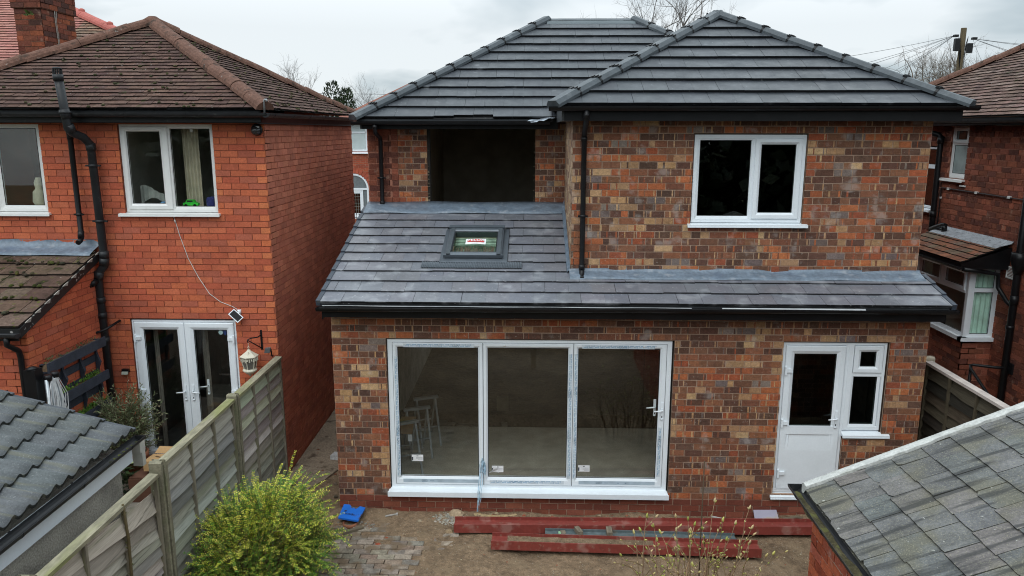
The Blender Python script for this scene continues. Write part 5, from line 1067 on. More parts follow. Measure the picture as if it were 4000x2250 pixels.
strip(mb, lambda t: [(4.80+.03*math.sin(t*40+j)*.3+(j-1)*.035, -3.62-3.6*t, 2.162+.010*math.sin(t*50+j*2)+rg.uniform(0, .006)) for j in range(3)], 120, 0); mb.build('gutter_silt', mat('mossy_silt', A('4c4630', .8), 1, ((12, .4), (50, .4)), (40, .8, .01), ((8, .54, .64, (.10, .10, .03), .8),)), GA)
b = MB(); mo = MB(); bricks(b, mo, frame((4.94, -3.68, 0), (0, -1, 0), (-1, 0, 0)), lambda z: [(0, 3.5)], -.1, 26, .0885, .24, pal_of(['a2543a', '98492f', 'ad5d40', '8f4530', 'a65a45'], .1)); bricks(b, mo, frame((4.94, -3.68, 0), (1, 0, 0), (0, 1, 0)), lambda z: [(0, 4.8)], -.1, 26, .0885, .24, pal_main)
b.build('wall', m_brick, GA); mo.build('mortar', m_mortar, GA)

SH = thing('rendered_garage', 'pebble-rendered garage with grey pantiled roof and white fascia', 'garage', (-2.6, -4.2, 0))
VS = Vector((-math.cos(math.atan(.30)), 0, math.sin(math.atan(.30)))); NS = Vector((.30, 0, 1)).normalized()
m_pan = mat('grey_pantile', None, .8, ((60, .16), (5, .12)), (80, .4, .002), ((3.5, .52, .66, (.16, .155, .11), .5, (.3, 5, .3)), (70, .60, .68, (.25, .26, .25), .45)), .3)
mb = MB(); rs = random.Random(51); gS = .308; n_r = 10; pitch = .172; lenY = 4.4; ds = 10
def wave(y):
    q = (y/pitch) % 1.0; return .047*(.5-.5*math.cos(2*math.pi*q))**1.5
cols = int(lenY/pitch*ds)
for k in range(n_r):
    o0 = Vector((-1.335, -2.51, 2.160))+VS*(k*gS); tilt = .030; cc = [vary(A('7d8183', .50), rs, .06) for _ in range(60)]
    i0 = len(mb.v)
    for j in range(cols+1):
        y = j*lenY/cols; h = wave(y)
        jog = rs.uniform(-.002, .002)
        a = o0+Vector((0, -y, 0))+VS*jog
        mb.v.append(tuple(a+NS*(h+.004))); mb.v.append(tuple(a+NS*(h+tilt+.004))); mb.v.append(tuple(a+VS*gS*.5+NS*(h+tilt*.55+.002))); mb.v.append(tuple(a+VS*(gS*1.06)+NS*(h+.001)))
    for j in range(cols):
        for q in range(3):
            a = i0+j*4+q; mb.f.append((a, a+1, a+5, a+4)); mb.c.append((.03, .032, .028) if q == 0 else cc[(j//(2*ds)+k*7) % 60]); mb.sm.append(q > 0)
mb.build('roof', m_pan, SH)
mb = MB()
for k in range(n_r):                         # end caps of each course at the far verge
    o0 = Vector((-1.335, -2.485, 2.168))+VS*(k*gS); mb.hexa([o0, o0+Vector((0, -.05, 0)), o0+VS*gS+Vector((0, -.05, 0)), o0+VS*gS, o0+NS*.03, o0+NS*.034+Vector((0, -.05, 0)), o0+VS*gS+NS*.012+Vector((0, -.05, 0)), o0+VS*gS+NS*.010])
mb.build('verge_tiles', mat('grey_verge', A('6d7278', .5), .7, ((20, .2),)), SH)
gutter('gutter', [(-1.285, -2.50, 2.125), (-1.285, -7.0, 2.105)], m_blackfade, SH, r_=.058, step=.85)
mb = MB(); strip(mb, lambda t: [(-1.30+.03*(j-1), -2.55-.5*t, 2.074+.008*math.sin(t*41+j)) for j in range(3)], 60, 0); mb.build('gutter_moss', mat('bright_moss', A('7a7f3c', .6), 1, ((14, .5),), patches=((9, .40, .55, (.03, .03, .02), .97),)), SH)
mb = MB(); mb.box(-1.375, -1.352, -7, -2.56, 1.87, 2.10); mb.build('fascia', m_pvc, SH)
mb = MB(); mb.box(-1.40, -1.30, -2.50, -2.40, 1.93, 2.07); mb.box(-1.40, -1.30, -2.47, -2.41, 1.78, 1.93); mb.build('fascia_end', mat('cream_bracket', (.5, .48, .42), .6, ((9, .1),)), SH)
mb = MB(); mb.box(-4.6, -1.45, -7, -2.62, 0, 2.0); mb.prism([(-1.45, -2.62, 2.0), (-4.6, -2.62, 2.0), (-4.6, -2.62, 3.0)], (0, -.2, 0))
mb.build('wall', mat('roughcast_render', A('a39d92', 1.1), .95, ((60, .28), (2.2, .16)), (55, .9, .012), ((1.6, .52, .66, (.05, .05, .05), .5), (90, .66, .7, (.4, .4, .38), .6))), SH)

# ================================================================== STEEL BEAMS AND THINGS ON THE GROUND
m_redox = mat('red_oxide_paint', A('96453c', .72), .55, ((3, .12), (25, .12)), (30, .2, .002), ((5, .54, .66, (.34, .17, .14), .65), (9, .66, .74, (.08, .04, .03), .6), (14, .60, .70, (.30, .22, .16), .4)), .4)
m_grey_steel = mat('galvanised_steel', A('6f7b7d', .8), .5, ((4, .2), (20, .2)), (30, .3, .002), ((5, .55, .68, (.20, .16, .11), .7),), .4, metal=.2)
def beam(name, lbl, x0, y0, x1, y1, hf, wd, m, z=.0, lip=.012, dirt=0):
    t = thing(name, lbl, 'steel beam', ((x0+x1)/2, (y0+y1)/2, z)); d = Vector((x1-x0, y1-y0, 0)); p0 = Vector((x0, y0, z)); p1 = Vector((x1, y1, z)); s_ = Vector((-d.y, d.x, 0)).normalized()
    for nm, (a, c_, zb, zt) in (('flange', (0, lip, 0, hf)), ('flange', (wd-lip, wd, 0, hf)), ('web', (lip, wd-lip, hf*.52, hf*.62))):
        q = MB(); n = 24
        for k in range(n):
            u = p0.lerp(p1, k/n); v = p0.lerp(p1, (k+1)/n); Z = Vector((0, 0, 1))
            q.hexa([u+s_*a+Z*zb, v+s_*a+Z*zb, v+s_*c_+Z*zb, u+s_*c_+Z*zb, u+s_*a+Z*zt, v+s_*a+Z*zt, v+s_*c_+Z*zt, u+s_*c_+Z*zt], skip=(3, 5) if 0 < k < n-1 else ())
        q.build(nm, m, t)
    if dirt:
        q = MB(); rr = random.Random(dirt)
        strip(q, lambda t_: [p0+d*(.06+.55*t_)+s_*(lip+(wd-2*lip)*j/3)+Vector((0, 0, hf*.625+rr.uniform(0, .012)*(1-t_))) for j in range(4)], 60, 0); q.build('soil_in_channel', m_soil, t)
    return t
beam('steel_beam', 'long red painted steel beam lying closest to the house wall', 1.62, -.60, 6.75, -.52, .115, .21, m_redox, .03)
beam('steel_beam', 'shorter red painted steel beam with soil in its channel, nearest the camera', 2.12, -.995, 5.40, -1.09, .115, .21, m_redox, .035, dirt=5)
beam('steel_beam', 'grey galvanised steel beam lying between the two red beams', 2.79, -.745, 5.18, -.80, .085, .145, m_grey_steel, .03)
def woodblock(x, y, z, a, s_, lbl):
    mb = MB(); u = Vector((math.cos(a), math.sin(a), 0))*s_[0]/2; v = Vector((-math.sin(a), math.cos(a), 0))*s_[1]/2; c_ = Vector((x, y, z)); Z = Vector((0, 0, s_[2])); r = [R.uniform(.9, 1.05) for _ in range(4)]
    mb.hexa([c_-u-v, c_+u-v, c_+u+v, c_-u+v, c_-u*r[0]-v*r[1]+Z, c_+u*r[2]-v*r[3]+Z, c_+u*r[1]+v*r[0]+Z, c_-u*r[3]+v*r[2]+Z]); solo(mb, 'wood_block', mat('cut_timber', (.20, .165, .12), .9, ((9, .25), (40, .2)), stretch=(3, .4, 3)), (x, y, z), lbl, 'wood block', 'wood offcuts on the grey beam')
woodblock(3.215, -.70, .105, 1.9, (.15, .062, .06), 'tilted timber offcut on the grey beam, the middle one of three')
woodblock(3.60, -.70, .105, 1.57, (.15, .07, .06), 'timber offcut on the grey beam furthest from its free end')
woodblock(3.02, -.69, .095, 1.7, (.09, .06, .02), 'thin pale timber offcut on the grey beam beside the green scrap')
mb = MB(); mb.box(2.96, 2.99, -.72, -.66, .10, .108); solo(mb, 'scrap', mat('mint_plastic', (.3, .5, .3), .6), (2.97, -.69, .10), 'tiny pale green scrap on the grey beam', 'scrap')
mb = MB(); strip(mb, lambda t: [(5.88+.09*t, -.50+.05*j-.02*math.sin(t*5), .075+.02*math.sin(t*7+j)) for j in range(3)], 6, 0); solo(mb, 'crumpled_paper', MATS['white_paper'], (5.9, -.48, .075), 'crumpled white scrap lying in the channel of the long red beam', 'scrap')
t = thing('blue_board', 'bright blue muddy board lying against the house corner', 'board', (.22, -.25, .06))
mb = MB(); r = random.Random(6)
q = [(.075, -.07, .12), (.38, -.14, .11), (.365, -.43, .085), (.09, -.36, .08)]; mb.prism([(.075, -.07, .13), (.16, -.08, .128), (.20, -.15, .125), (.28, -.16, .122), (.30, -.11, .124), (.38, -.14, .12), (.345, -.43, .085), (.065, -.36, .09)], (0, 0, -.022))
mb.build('sheet', mat('blue_plastic', (.02, .16, .62), .42, ((5, .08),), patches=((9, .60, .68, (.10, .07, .05), .85),)), t)
mb = MB()
for k in range(7): x = .14+k*.02; mb.box(x, x+.008, -.30-.004*k, -.275+.01*(k % 2)-.004*k, .108, .1105)
mb.box(.12, .15, -.24, -.215, .1155, .117); mb.build('scuffed_print', mat('dark_smudge', (.03, .035, .07), .7), t)
mb = MB(); mb.lathe((.225, -.37, -.02), [(.10, 0), (.10, .05), (.085, .055), (.085, .0)], 18); solo(mb, 'clay_pipe', mat('terracotta', (.30, .12, .065), .85, ((8, .2),)), (.225, -.37, -.02), 'terracotta pipe collar half buried under the blue board', 'pipe')
mb = MB(); mb.hexa([(5.59, -.15, .015), (5.91, -.14, .02), (5.91, -.01, .09), (5.60, -.02, .09), (5.59, -.155, .03), (5.91, -.145, .035), (5.91, -.015, .105), (5.60, -.025, .105)]); solo(mb, 'insulation_board', mat('lilac_board', (.36, .34, .42), .7, ((5, .1),), patches=((6, .50, .62, (.40, .33, .25), .8),)), (5.75, -.08, .02), 'dirty lilac board leaning on the plinth below the half-glazed door', 'board')
def stone(x, y, z, s_, r, c, mb, sq=.7):
    n = 7; i0 = len(mb.v); ph = r.uniform(0, 6)
    for lv, (rr, zz) in enumerate(((.85, 0), (1.0, .35), (.75, .8), (.25, 1.0))):
        for k in range(n):
            a = ph+2*math.pi*k/n; q = s_*rr*r.uniform(.82, 1.12); mb.v.append((x+q*math.cos(a)*1.15, y+q*math.sin(a)*.9, z-s_*.3+zz*s_*sq*1.6))
    for lv in range(3):
        for k in range(n):
            a = i0+lv*n+k; b_ = i0+lv*n+(k+1) % n; mb.f.append((a, b_, b_+n, a+n)); mb.c.append(c); mb.sm.append(False)
    mb.f.append(tuple(i0+3*n+k for k in range(n))); mb.c.append(c); mb.sm.append(False)
m_stone = mat('loose_stone', None, .92, ((14, .18), (60, .2)), (50, .5, .004))
r = random.Random(61)
def one_stone(x, y, s_, c, lbl, nm='stone', cat='stone', group=None, sq=.7):
    mb = MB(); stone(x, y, gz(x, y)+.0, s_, r, c, mb, sq); solo(mb, nm, m_stone, (x, y, gz(x, y)), lbl, cat, group)
one_stone(1.60, -.10, .095, A('b09a7e', .9), 'large pale sandy stone against the plinth above the pebbles', sq=.6)
one_stone(1.136, -.297, .032, A('a99880', .9), 'lone pale stone on bare soil left of the pebble heap')
one_stone(1.555, -.54, .05, A('9a8468', .9), 'brown stone beside the left end of the long red beam')
for x, y, s_, l in ((.184, -.683, .05, 'broken red brick shard furthest left on the soil'), (.692, -.856, .035, 'small red brick shard on the paving edge'), (.769, -.70, .028, 'thin red brick chip above the other shards'), (.43, -.87, .03, 'brown brick chip between two red shards')): one_stone(x, y, s_, A(r.choice(['9a4a35', '8f5038', 'a8553c']), .8), l, 'brick_shard', 'brick shard', 'brick shards on the soil', .35)
mb = MB()
for k in range(170):
    a = r.gauss(0, 1); x = 1.52+a*.11; y = -.20+r.gauss(0, .065); stone(x, y, gz(x, y)-.004, r.uniform(.008, .022), r, vary(A(r.choice(['a39e94', 'b5afa2', '8f8a80', '9c8f7c']), .85), r), mb)
for k in range(110):
    x = r.uniform(.05, .55); y = -.44+r.gauss(0, .06); stone(x, y, gz(x, y)-.004, r.uniform(.008, .02), r, vary(A(r.choice(['8f877b', '9a948a', '7d7468', '8a6a50']), .8), r), mb)
for k in range(160):
    x = r.uniform(1.8, 7.3); y = -.06-abs(r.gauss(0, .08)); stone(x, y, gz(x, y)-.004, r.uniform(.006, .03), r, vary(A(r.choice(['8f7a62', 'a18d72', '7a5a44', '9a5a42', 'b3a488']), .8), r), mb)
for k in range(750):
    x = r.uniform(-.1, 6.5); y = r.uniform(-1.7, -.2); stone(x, y, gz(x, y)-.003, r.uniform(.003, .011), r, vary(A(r.choice(['8f7a62', '75604c', '6a5240', '9a5a42', 'b3a488']), .8), r), mb)
for k in range(60):
    x = r.uniform(-.9, -.05); y = r.uniform(.2, 4); stone(x, y, .02, r.uniform(.008, .03), r, vary(A(r.choice(['6f6252', '7a6a58', '8a5a44']), .7), r), mb)
tag(mb.build('pebbles', m_stone), kind='stuff')
mb = MB()
for k in range(26):
    t = k/25; x = 1.85+.55*t; mb_y = -.06-.05*math.sin(t*3); stone(x, mb_y, gz(x, mb_y)-.01, r.uniform(.02, .05), r, vary(A('b8a27c', .8), r, .1), mb, .5)
tag(mb.build('sand_spill', m_stone), kind='stuff')
mb = MB(); mb.hexa([(.66, -.20, .02), (.80, -.14, .02), (.80, -.125, .02), (.66, -.185, .02), (.66, -.20, .035), (.80, -.14, .035), (.80, -.125, .035), (.66, -.185, .035)]); mb.box(.795, .815, -.15, -.115, .02, .04); solo(mb, 'angle_offcut', mat('white_offcut', (.5, .48, .45), .6), (.73, -.16, .02), 'small white angled offcut on the soil below the plinth', 'offcut')
mb = MB(); mb.hexa([(5.02, -.10, .03), (5.20, -.16, .02), (5.20, -.14, .02), (5.02, -.08, .03), (5.02, -.10, .045), (5.20, -.16, .035), (5.20, -.14, .035), (5.02, -.08, .045)]); solo(mb, 'pipe_offcut', MATS['white_offcut'], (5.1, -.12, .03), 'thin pale offcut behind the long red beam', 'offcut')
mb = MB(); mb.tube([(5.95, -.16, .05), (6.05, -.15, .06), (6.15, -.12, .06), (6.22, -.14, .05)], .018, 7); solo(mb, 'stick', mat('dead_wood', (.16, .13, .09), .95), (6.1, -.14, .05), 'broken stick beside the lilac board', 'stick')
mb = MB(); mb.hexa([(.17, -.60, .0), (.40, -.45, .0), (.43, -.49, .0), (.20, -.645, .0), (.17, -.60, .03), (.40, -.45, .03), (.43, -.49, .03), (.20, -.645, .03)]); solo(mb, 'timber_offcut', MATS['dead_wood'], (.3, -.54, 0), 'weathered timber offcut among pebbles below the blue board', 'offcut')
mb = MB(); mb.hexa([(-.55, 1.55, .02), (-.40, 1.52, .02), (-.36, 1.68, .02), (-.52, 1.72, .02), (-.54, 1.56, .10), (-.41, 1.54, .10), (-.37, 1.67, .10), (-.51, 1.70, .10)]); solo(mb, 'brick', m_stone, (-.45, 1.6, .02), 'single loose brick on the passage path', 'brick')
# inside the open room: three folding trestles
def trestle(a, c_, lbl, lean=.30):
    a = Vector(a); c_ = Vector(c_); t = thing('trestle', lbl, 'trestle', ((a.x+c_.x)/2, (a.y+c_.y)/2, .12), 'folding trestles behind the glazed door'); d = (c_-a).normalized(); s_ = Vector((-d.y, d.x, 0))
    q = MB(); q.sweep([a, c_], [(-.03, -.02), (.03, -.02), (.03, .02), (-.03, .02)]); q.build('top_bar', mat('trestle_metal', (.22, .235, .24), .5, metal=.2), t)
    for p in (a+d*.05, c_-d*.05):
        for k in (-1, 1):
            q = MB(); e_ = Vector((p.x, p.y, .12))+s_*k*lean; q.sweep([p, e_], [(-.014, -.014), (.014, -.014), (.014, .014), (-.014, .014)]); q.build('leg', MATS['trestle_metal'], t)
    for k in (-1, 1):
        q = MB(); z = .55; e1 = (a+d*.05).lerp(Vector(((a+d*.05).x, (a+d*.05).y, .12))+s_*k*lean, .6); e2 = (c_-d*.05).lerp(Vector(((c_-d*.05).x, (c_-d*.05).y, .12))+s_*k*lean, .6); q.sweep([e1, e2], [(-.01, -.01), (.01, -.01), (.01, .01), (-.01, .01)]); q.build('cross_rail', MATS['trestle_metal'], t)
    return t
trestle((.628, 1.593, .85), (1.019, 1.742, .85), 'middle folding metal trestle behind the left glass panel'); trestle((.55, .98, .85), (.922, 1.164, .85), 'folding metal trestle nearest the glass, with a small tag'); trestle((.711, 2.067, .85), (1.084, 2.227, .85), 'folding trestle furthest back in the dark room')
mb = MB(); mb.box(.80, .86, .93, .94, .62, .72); solo(mb, 'tag', MATS['white_paper'], (.83, .935, .62), 'white tag hanging on the nearest trestle', 'tag')
mb = MB(); mb.box(.62, .84, 1.25, 1.45, .60, .80); solo(mb, 'carton', mat('indoor_cardboard', (.32, .20, .10), .9), (.73, 1.35, .6), 'brown carton resting on the trestle rails', 'box')

# ================================================================== THE NEIGHBOUR'S PATIO
m_kraft = mat('kraft_cardboard', A('c8a273', .9), .85, ((6, .06), (40, .05)))
t = thing('parcel_box', 'opened kraft parcel box printed with a curved arrow, on top of the brown box', 'box', (-2.45, -.04, .56))
mb = MB(); mb.hexa([(-2.69, -.19, .56), (-2.10, -.17, .56), (-2.12, .10, .56), (-2.68, .08, .56), (-2.69, -.19, .70), (-2.10, -.17, .70), (-2.12, .10, .69), (-2.68, .08, .69)]); mb.build('box_body', m_kraft, t)
mb = MB(); mb.prism([(-2.66, .08, .70), (-2.40, .09, .69), (-2.42, .16, .76), (-2.62, .15, .77)], (0, .004, .004)); mb.prism([(-2.35, .09, .69), (-2.13, .10, .69), (-2.16, .2, .75), (-2.33, .19, .77)], (0, .004, .004)); mb.build('flap', m_kraft, t)
mb = MB(); mb.sweep([(-2.60+.34*k/12, -.02-.045*math.sin(math.pi*k/12), .7035) for k in range(13)], [(-.006, -.001), (.006, -.001), (.006, .001), (-.006, .001)]); mb.sweep([(-2.30, -.035, .7035), (-2.255, -.012, .7035), (-2.275, .03, .7035)], [(-.005, -.001), (.005, -.001), (.005, .001), (-.005, .001)])
m_print = mat('brown_print', (.07, .04, .025), .8); mb.box(-2.60, -2.20, -.1935, -.191, .668, .672); mb.box(-2.48, -2.43, -.194, -.191, .685, .69)
mb.tube([(-2.585+.022*math.cos(a*.63), -.194, .615+.024*math.sin(a*.63)) for a in range(11)], .006, 5)
for x in (-2.52, -2.48): mb.box(x, x+.02, -.194, -.191, .60, .63)
mb.build('print', m_print, t)
mb = MB(); mb.hexa([(-2.75, -.24, .2), (-2.08, -.22, .2), (-2.1, .12, .2), (-2.72, .1, .2), (-2.75, -.24, .558), (-2.08, -.22, .558), (-2.1, .12, .558), (-2.72, .1, .558)]); mb.box(-2.76, -2.60, -.252, -.243, .40, .54)
solo(mb, 'parcel_box', mat('brown_cardboard', A('6e4c3c', .85), .85, ((6, .12),)), (-2.4, -.06, .2), 'dark brown box under the kraft parcel box', 'box')
t.location += Vector((.10, .04, .05))
t = thing('flower_pot', 'terracotta flower pot holding a pale ball, by the double doors', 'pot', (-2.93, .30, .2))
mb = MB(); mb.lathe((-2.93, .30, .2), [(.10, 0), (.145, .40), (.17, .40), (.175, .49), (.15, .49), (.145, .42)], 18); mb.build('pot', MATS['terracotta'], t)
mb = MB(); mb.lathe((-2.93, .30, .60), [(.10, 0), (.10, .03), (.05, .10), (.01, .12)], 14); mb.build('ball', mat('pale_ball', (.45, .44, .40), .6), t)
t = thing('pallet_planter', 'dark grey pallet planter with trays of green plants mounted on the brick wall', 'planter', (-3.45, 0, 1.2))
m_plank = mat('grey_painted_wood', A('3b414c', .9), .7, ((9, .2), (40, .15)))
mb = MB(); y0, y1 = -.62, .62
for z in (1.30, 1.52, 1.75, 1.97, 2.12): mb.box(-3.525, -3.507, y0, y1, z-.05, z+.05)
mb.build('back_slats', m_plank, t)
for y in (-.60, -.20, .20, .58):
    mb = MB(); n = 16
    for k in range(n):
        za = 1.18+1.06*k/n; zb = 1.18+1.06*(k+1)/n; f = lambda z: -3.44-.05*abs(math.sin((z-1.18)/1.06*math.pi*2.9))
        mb.hexa([(-3.506, y-.02, za), (f(za), y-.02, za), (f(za), y+.02, za), (-3.506, y+.02, za), (-3.506, y-.02, zb), (f(zb), y-.02, zb), (f(zb), y+.02, zb), (-3.506, y+.02, zb)])
    mb.build('stringer', m_plank, t)
for z in (2.20, 1.72, 1.30):
    mb = MB(); mb.box(-3.40, -3.375, y0-.02, y1+.02, z-.07, z+.06); mb.box(-3.50, -3.40, y0, y1, z-.07, z-.05); mb.build('tray', m_plank, t)
    mb = MB(); mb.box(-3.50, -3.402, y0, y1, z-.05, z+.03); mb.build('compost', m_soil, t)
# ================================================================== PLANTS
def leafq(mb, p, d, up, l, w, c):
    """a leaf of two folded quads from p along d"""
    d = d.normalized(); s_ = d.cross(up)
    if s_.length < 1e-4: s_ = Vector((1, 0, 0))
    s_.normalize(); m_ = p+d*l*.5
    mb.face([p, m_+s_*w*.5, p+d*l, m_-s_*w*.5], c)
m_leaf = mat('leaf', None, .55, ((6, .15),), spec=.35)
m_twig = mat('twig', None, .9, ((20, .2),))
rp = random.Random(77)
def rv(r, s_=1): return Vector((r.gauss(0, 1), r.gauss(0, 1), r.gauss(0, 1)))*s_
mb = MB()
for z, n, ys in ((2.23, 60, (-.6, .6)), (1.75, 130, (-.55, -.2)), (1.75, 130, (.15, .5)), (1.75, 40, (-.2, .15)), (1.33, 130, (-.1, .2)), (1.33, 130, (.25, .58))):
    for k in range(n):
        p = Vector((-3.45+rp.uniform(-.04, .04), rp.uniform(*ys), z+rp.uniform(-.01, .05))); d = Vector((rp.uniform(-.3, .5), rp.uniform(-1, 1), rp.uniform(.2, 1)))
        leafq(mb, p, d, Vector((1, 0, .5)), rp.uniform(.03, .06), .018, vary(A(rp.choice(['5f8a2e', '4c7426', '7a9a44']) if z < 2 else rp.choice(['6a6a4a', '55603a']), .8), rp, .25))
mb.build('foliage', m_leaf, t)
# golden box honeysuckle: arching twigs carrying rows of tiny leaves
t = thing('golden_shrub', 'bushy golden green small-leaved shrub growing against the wooden fence', 'shrub', (-.30, -1.75, 0))
lv = MB(); tw = MB(); base = Vector((-.50, -1.95, .0))
green = ['527826', '5f8a2e', '436a24', '6f9634', '4c7226']; gold = ['b4b83c', 'a2a836', 'c4be4a', '8fa036', 'ccc45c']
def spray(p, d, ln, r, young, n=None, sag=.6, w=1.0):
    pts = [p.copy()]; q = p.copy(); d = d.normalized(); st = .02; n = n or int(ln/st); side = d.cross(Vector((0, 0, 1))); 
    if side.length < .1: side = Vector((1, 0, 0))
    side.normalize()
    for k in range(n):
        d = (d+Vector((0, 0, -sag*.035*(.4+k/n)))+rv(r, .035)).normalized(); q = q+d*st; pts.append(q.copy())
        nrm = side.cross(d).normalized()
        if q.x < -.96: break
        f = k/n; c = r.choice(gold) if r.random() < young*(.25+f*.9) else r.choice(green); cc = vary(A(c, 1.15), r, .18)
        for s_ in (-1, 1):
            leafq(lv, q, side*s_+d*.5+nrm*r.uniform(-.3, .5), nrm, r.uniform(.015, .024)*w, .012*w, cc)
        if r.random() < .35: leafq(lv, q, nrm+d*.5, side, .016, .010, cc)
    tw.tube([pts[0], pts[len(pts)//2], pts[-1]], .003, 4, vary(A('6b5a3c', .8), r), [1.2, .8, .4])
clumps = []
for k in range(17):
    a = k*2.4; e_ = math.acos(1-1.25*(k+.5)/17); o_ = Vector((math.sin(e_)*math.cos(a), math.sin(e_)*math.sin(a), math.cos(e_)))
    clumps.append((Vector((max(-.86, base.x+.14+o_.x*.46), base.y+o_.y*.62, .50+o_.z*.42+rp.uniform(-.06, .06))), o_))
for c0, o_ in clumps:
    yn = rp.uniform(.35, .9) if o_.z > .35 else rp.uniform(.1, .35)
    for k in range(105):
        d = (o_*.8+Vector((0, 0, .30))+rv(rp, .55)); p = c0+rv(rp, .085)
        spray(p, d, rp.uniform(.20, .42), rp, yn, sag=rp.uniform(.4, 1.1))
for k in range(500):                          # inner leaves
    p = Vector((max(-.9, base.x+.12+rp.gauss(0, .22)), base.y+rp.gauss(0, .3), rp.uniform(.08, .8))); spray(p, rv(rp), rp.uniform(.12, .25), rp, .05)
for k in range(26):
    a = rp.uniform(-1.2, 1.6); o_ = Vector((math.cos(a), math.sin(a)*.8, rp.uniform(.3, 1.0))); p = base+Vector((.1+o_.x*.45, o_.y*.45, .82+rp.uniform(-.1, .22))); spray(p, o_, rp.uniform(.28, .48), rp, .9 if rp.random() < .6 else .4, sag=.5)
for k in range(34):
    a = rp.uniform(-.9, 1.9); p = base+Vector((.12+.35*math.cos(a), .5*math.sin(a), .85+rp.uniform(-.15, .15))); spray(p, Vector((math.cos(a), math.sin(a)*.8, rp.uniform(.6, 1.5))), rp.uniform(.35, .55), rp, .7, sag=.9)
for k in range(26):
    a = rp.uniform(0, 6.3); tw.tube([base+rv(rp, .05), base+Vector((.35*math.cos(a), .35*math.sin(a), .4)), base+Vector((.55*math.cos(a), .6*math.sin(a), .75+rp.uniform(-.1, .3)))], .010, 5, A('5f4f38', .8), [1, .7, .3])
for k in range(14):                         # bare arching twigs beside the wall
    a = rp.uniform(-.3, .9); p = base+Vector((.45, .35, .35)); tw.tube([p, p+Vector((.25*math.cos(a), .25*math.sin(a), .18)), p+Vector((.5*math.cos(a), .55*math.sin(a), .10+rp.uniform(-.1, .12)))], .0035, 4, A('7a6a50', .8))
lv.build('foliage', m_leaf, t); tw.build('twigs', m_twig, t)
# budding bare shrub in front of the beams
t = thing('budding_shrub', 'leggy bare shrub with pale green buds in front of the steel beams', 'shrub', (4.35, -2.35, 0))
tw = MB(); bd = MB(); rb = random.Random(88)
def bud(p, d, s_): 
    d = d.normalized(); c = vary(A(rb.choice(['bdb868', 'c9ba7c', 'a5ab58', 'd0b88a']), .85), rb, .15); s_ *= 1.35; bd.tube([p, p+d*s_*.35, p+d*s_*.7, p+d*s_], s_*.25, 5, c, [.5, 1, .75, .1])
def stem(x0, y0, tip, r0, n=9):
    p0 = Vector((x0, y0, 0)); pts = []; k1 = rb.uniform(-.08, .08); k2 = rb.uniform(-.05, .05)
    for k in range(n+1):
        f = k/n; pts.append(p0.lerp(tip, f)+Vector((k1*math.sin(f*math.pi*1.3), k2*math.sin(f*4), .04*math.sin(f*math.pi)))+rv(rb, .006))
    tw.tube(pts, r0, 5, vary(A(rb.choice(['a0866a', '937c60', 'a98a6c']), .9), rb), [1-.75*k/n for k in range(n+1)])
    for k in range(3, n+1):
        for q in range(rb.randint(1, 2)):
            d = Vector((rb.uniform(-1, 1), rb.uniform(-.6, .6), rb.uniform(.3, 1))); p = pts[k]
            if rb.random() < .30 and k < n:
                e_ = p+d.normalized()*rb.uniform(.08, .25); tw.tube([p, (p+e_)*.5+Vector((0, 0, .01)), e_], r0*.35, 4, A('84704f', .8)); bud(e_, d, rb.uniform(.018, .035)); bud((p+e_)*.5, d, .02)
            elif rb.random() < .75: bud(p, d, rb.uniform(.016, .032))
    bud(pts[-1], pts[-1]-pts[-2], .04)
tips = [(4.12, 1.02), (4.2, 1.3), (4.46, .92), (4.58, 1.25), (4.7, .82), (3.82, .8), (4.85, 1.3), (3.72, 1.28), (3.78, 1.05), (3.86, 1.10), (3.92, .95), (4.02, 1.0), (4.08, 1.24), (4.16, .9), (4.24, 1.12), (4.35, 1.0), (4.42, 1.10), (4.5, 1.33), (4.55, 1.12), (4.62, .95), (4.68, 1.16), (4.76, 1.05), (4.82, 1.15), (4.9, .95), (5.0, .9), (3.6, .82), (3.66, .95), (5.06, .78), (4.3, .75), (4.0, .72), (4.6, .7)]
for (x, z) in tips: stem(4.3+(x-4.3)*.55+rb.uniform(-.08, .08), -2.35+rb.uniform(-.12, .12), Vector((x, -2.35+rb.uniform(-.15, .15), z)), rb.uniform(.007, .012))
tw.build('stems', m_twig, t); bd.build('foliage', m_leaf, t)  # foliage here is the buds alone, joined in one mesh
mb = MB(); mb.tube([(4.42, -2.1, 0), (4.41, -2.1, .8), (4.405, -2.1, 1.74)], .007, 5, A('5a4a3a', .8)); solo(mb, 'garden_cane', m_twig, (4.42, -2.1, 0), 'thin straight cane standing among the budding stems', 'cane')
mb = MB(); mb.tube([(-.94, -3.52, .0), (-.95, -3.50, .9), (-.96, -3.45, 1.55), (-.99, -3.43, 1.87)], .018, 6, A('5e5238', .8), [1.2, .9, .8, .6])
for k in range(60): p = Vector((-.94, -3.52, 0)).lerp(Vector((-.985, -3.43, 1.8)), rp.random()); mb.tube([p, p+rv(rp, .015)], .006, 4, A('6a6a40', .8))
solo(mb, 'ivy_stem', m_twig, (-.94, -3.5, 0), 'dead woody stem climbing the broken fence panel', 'stem')
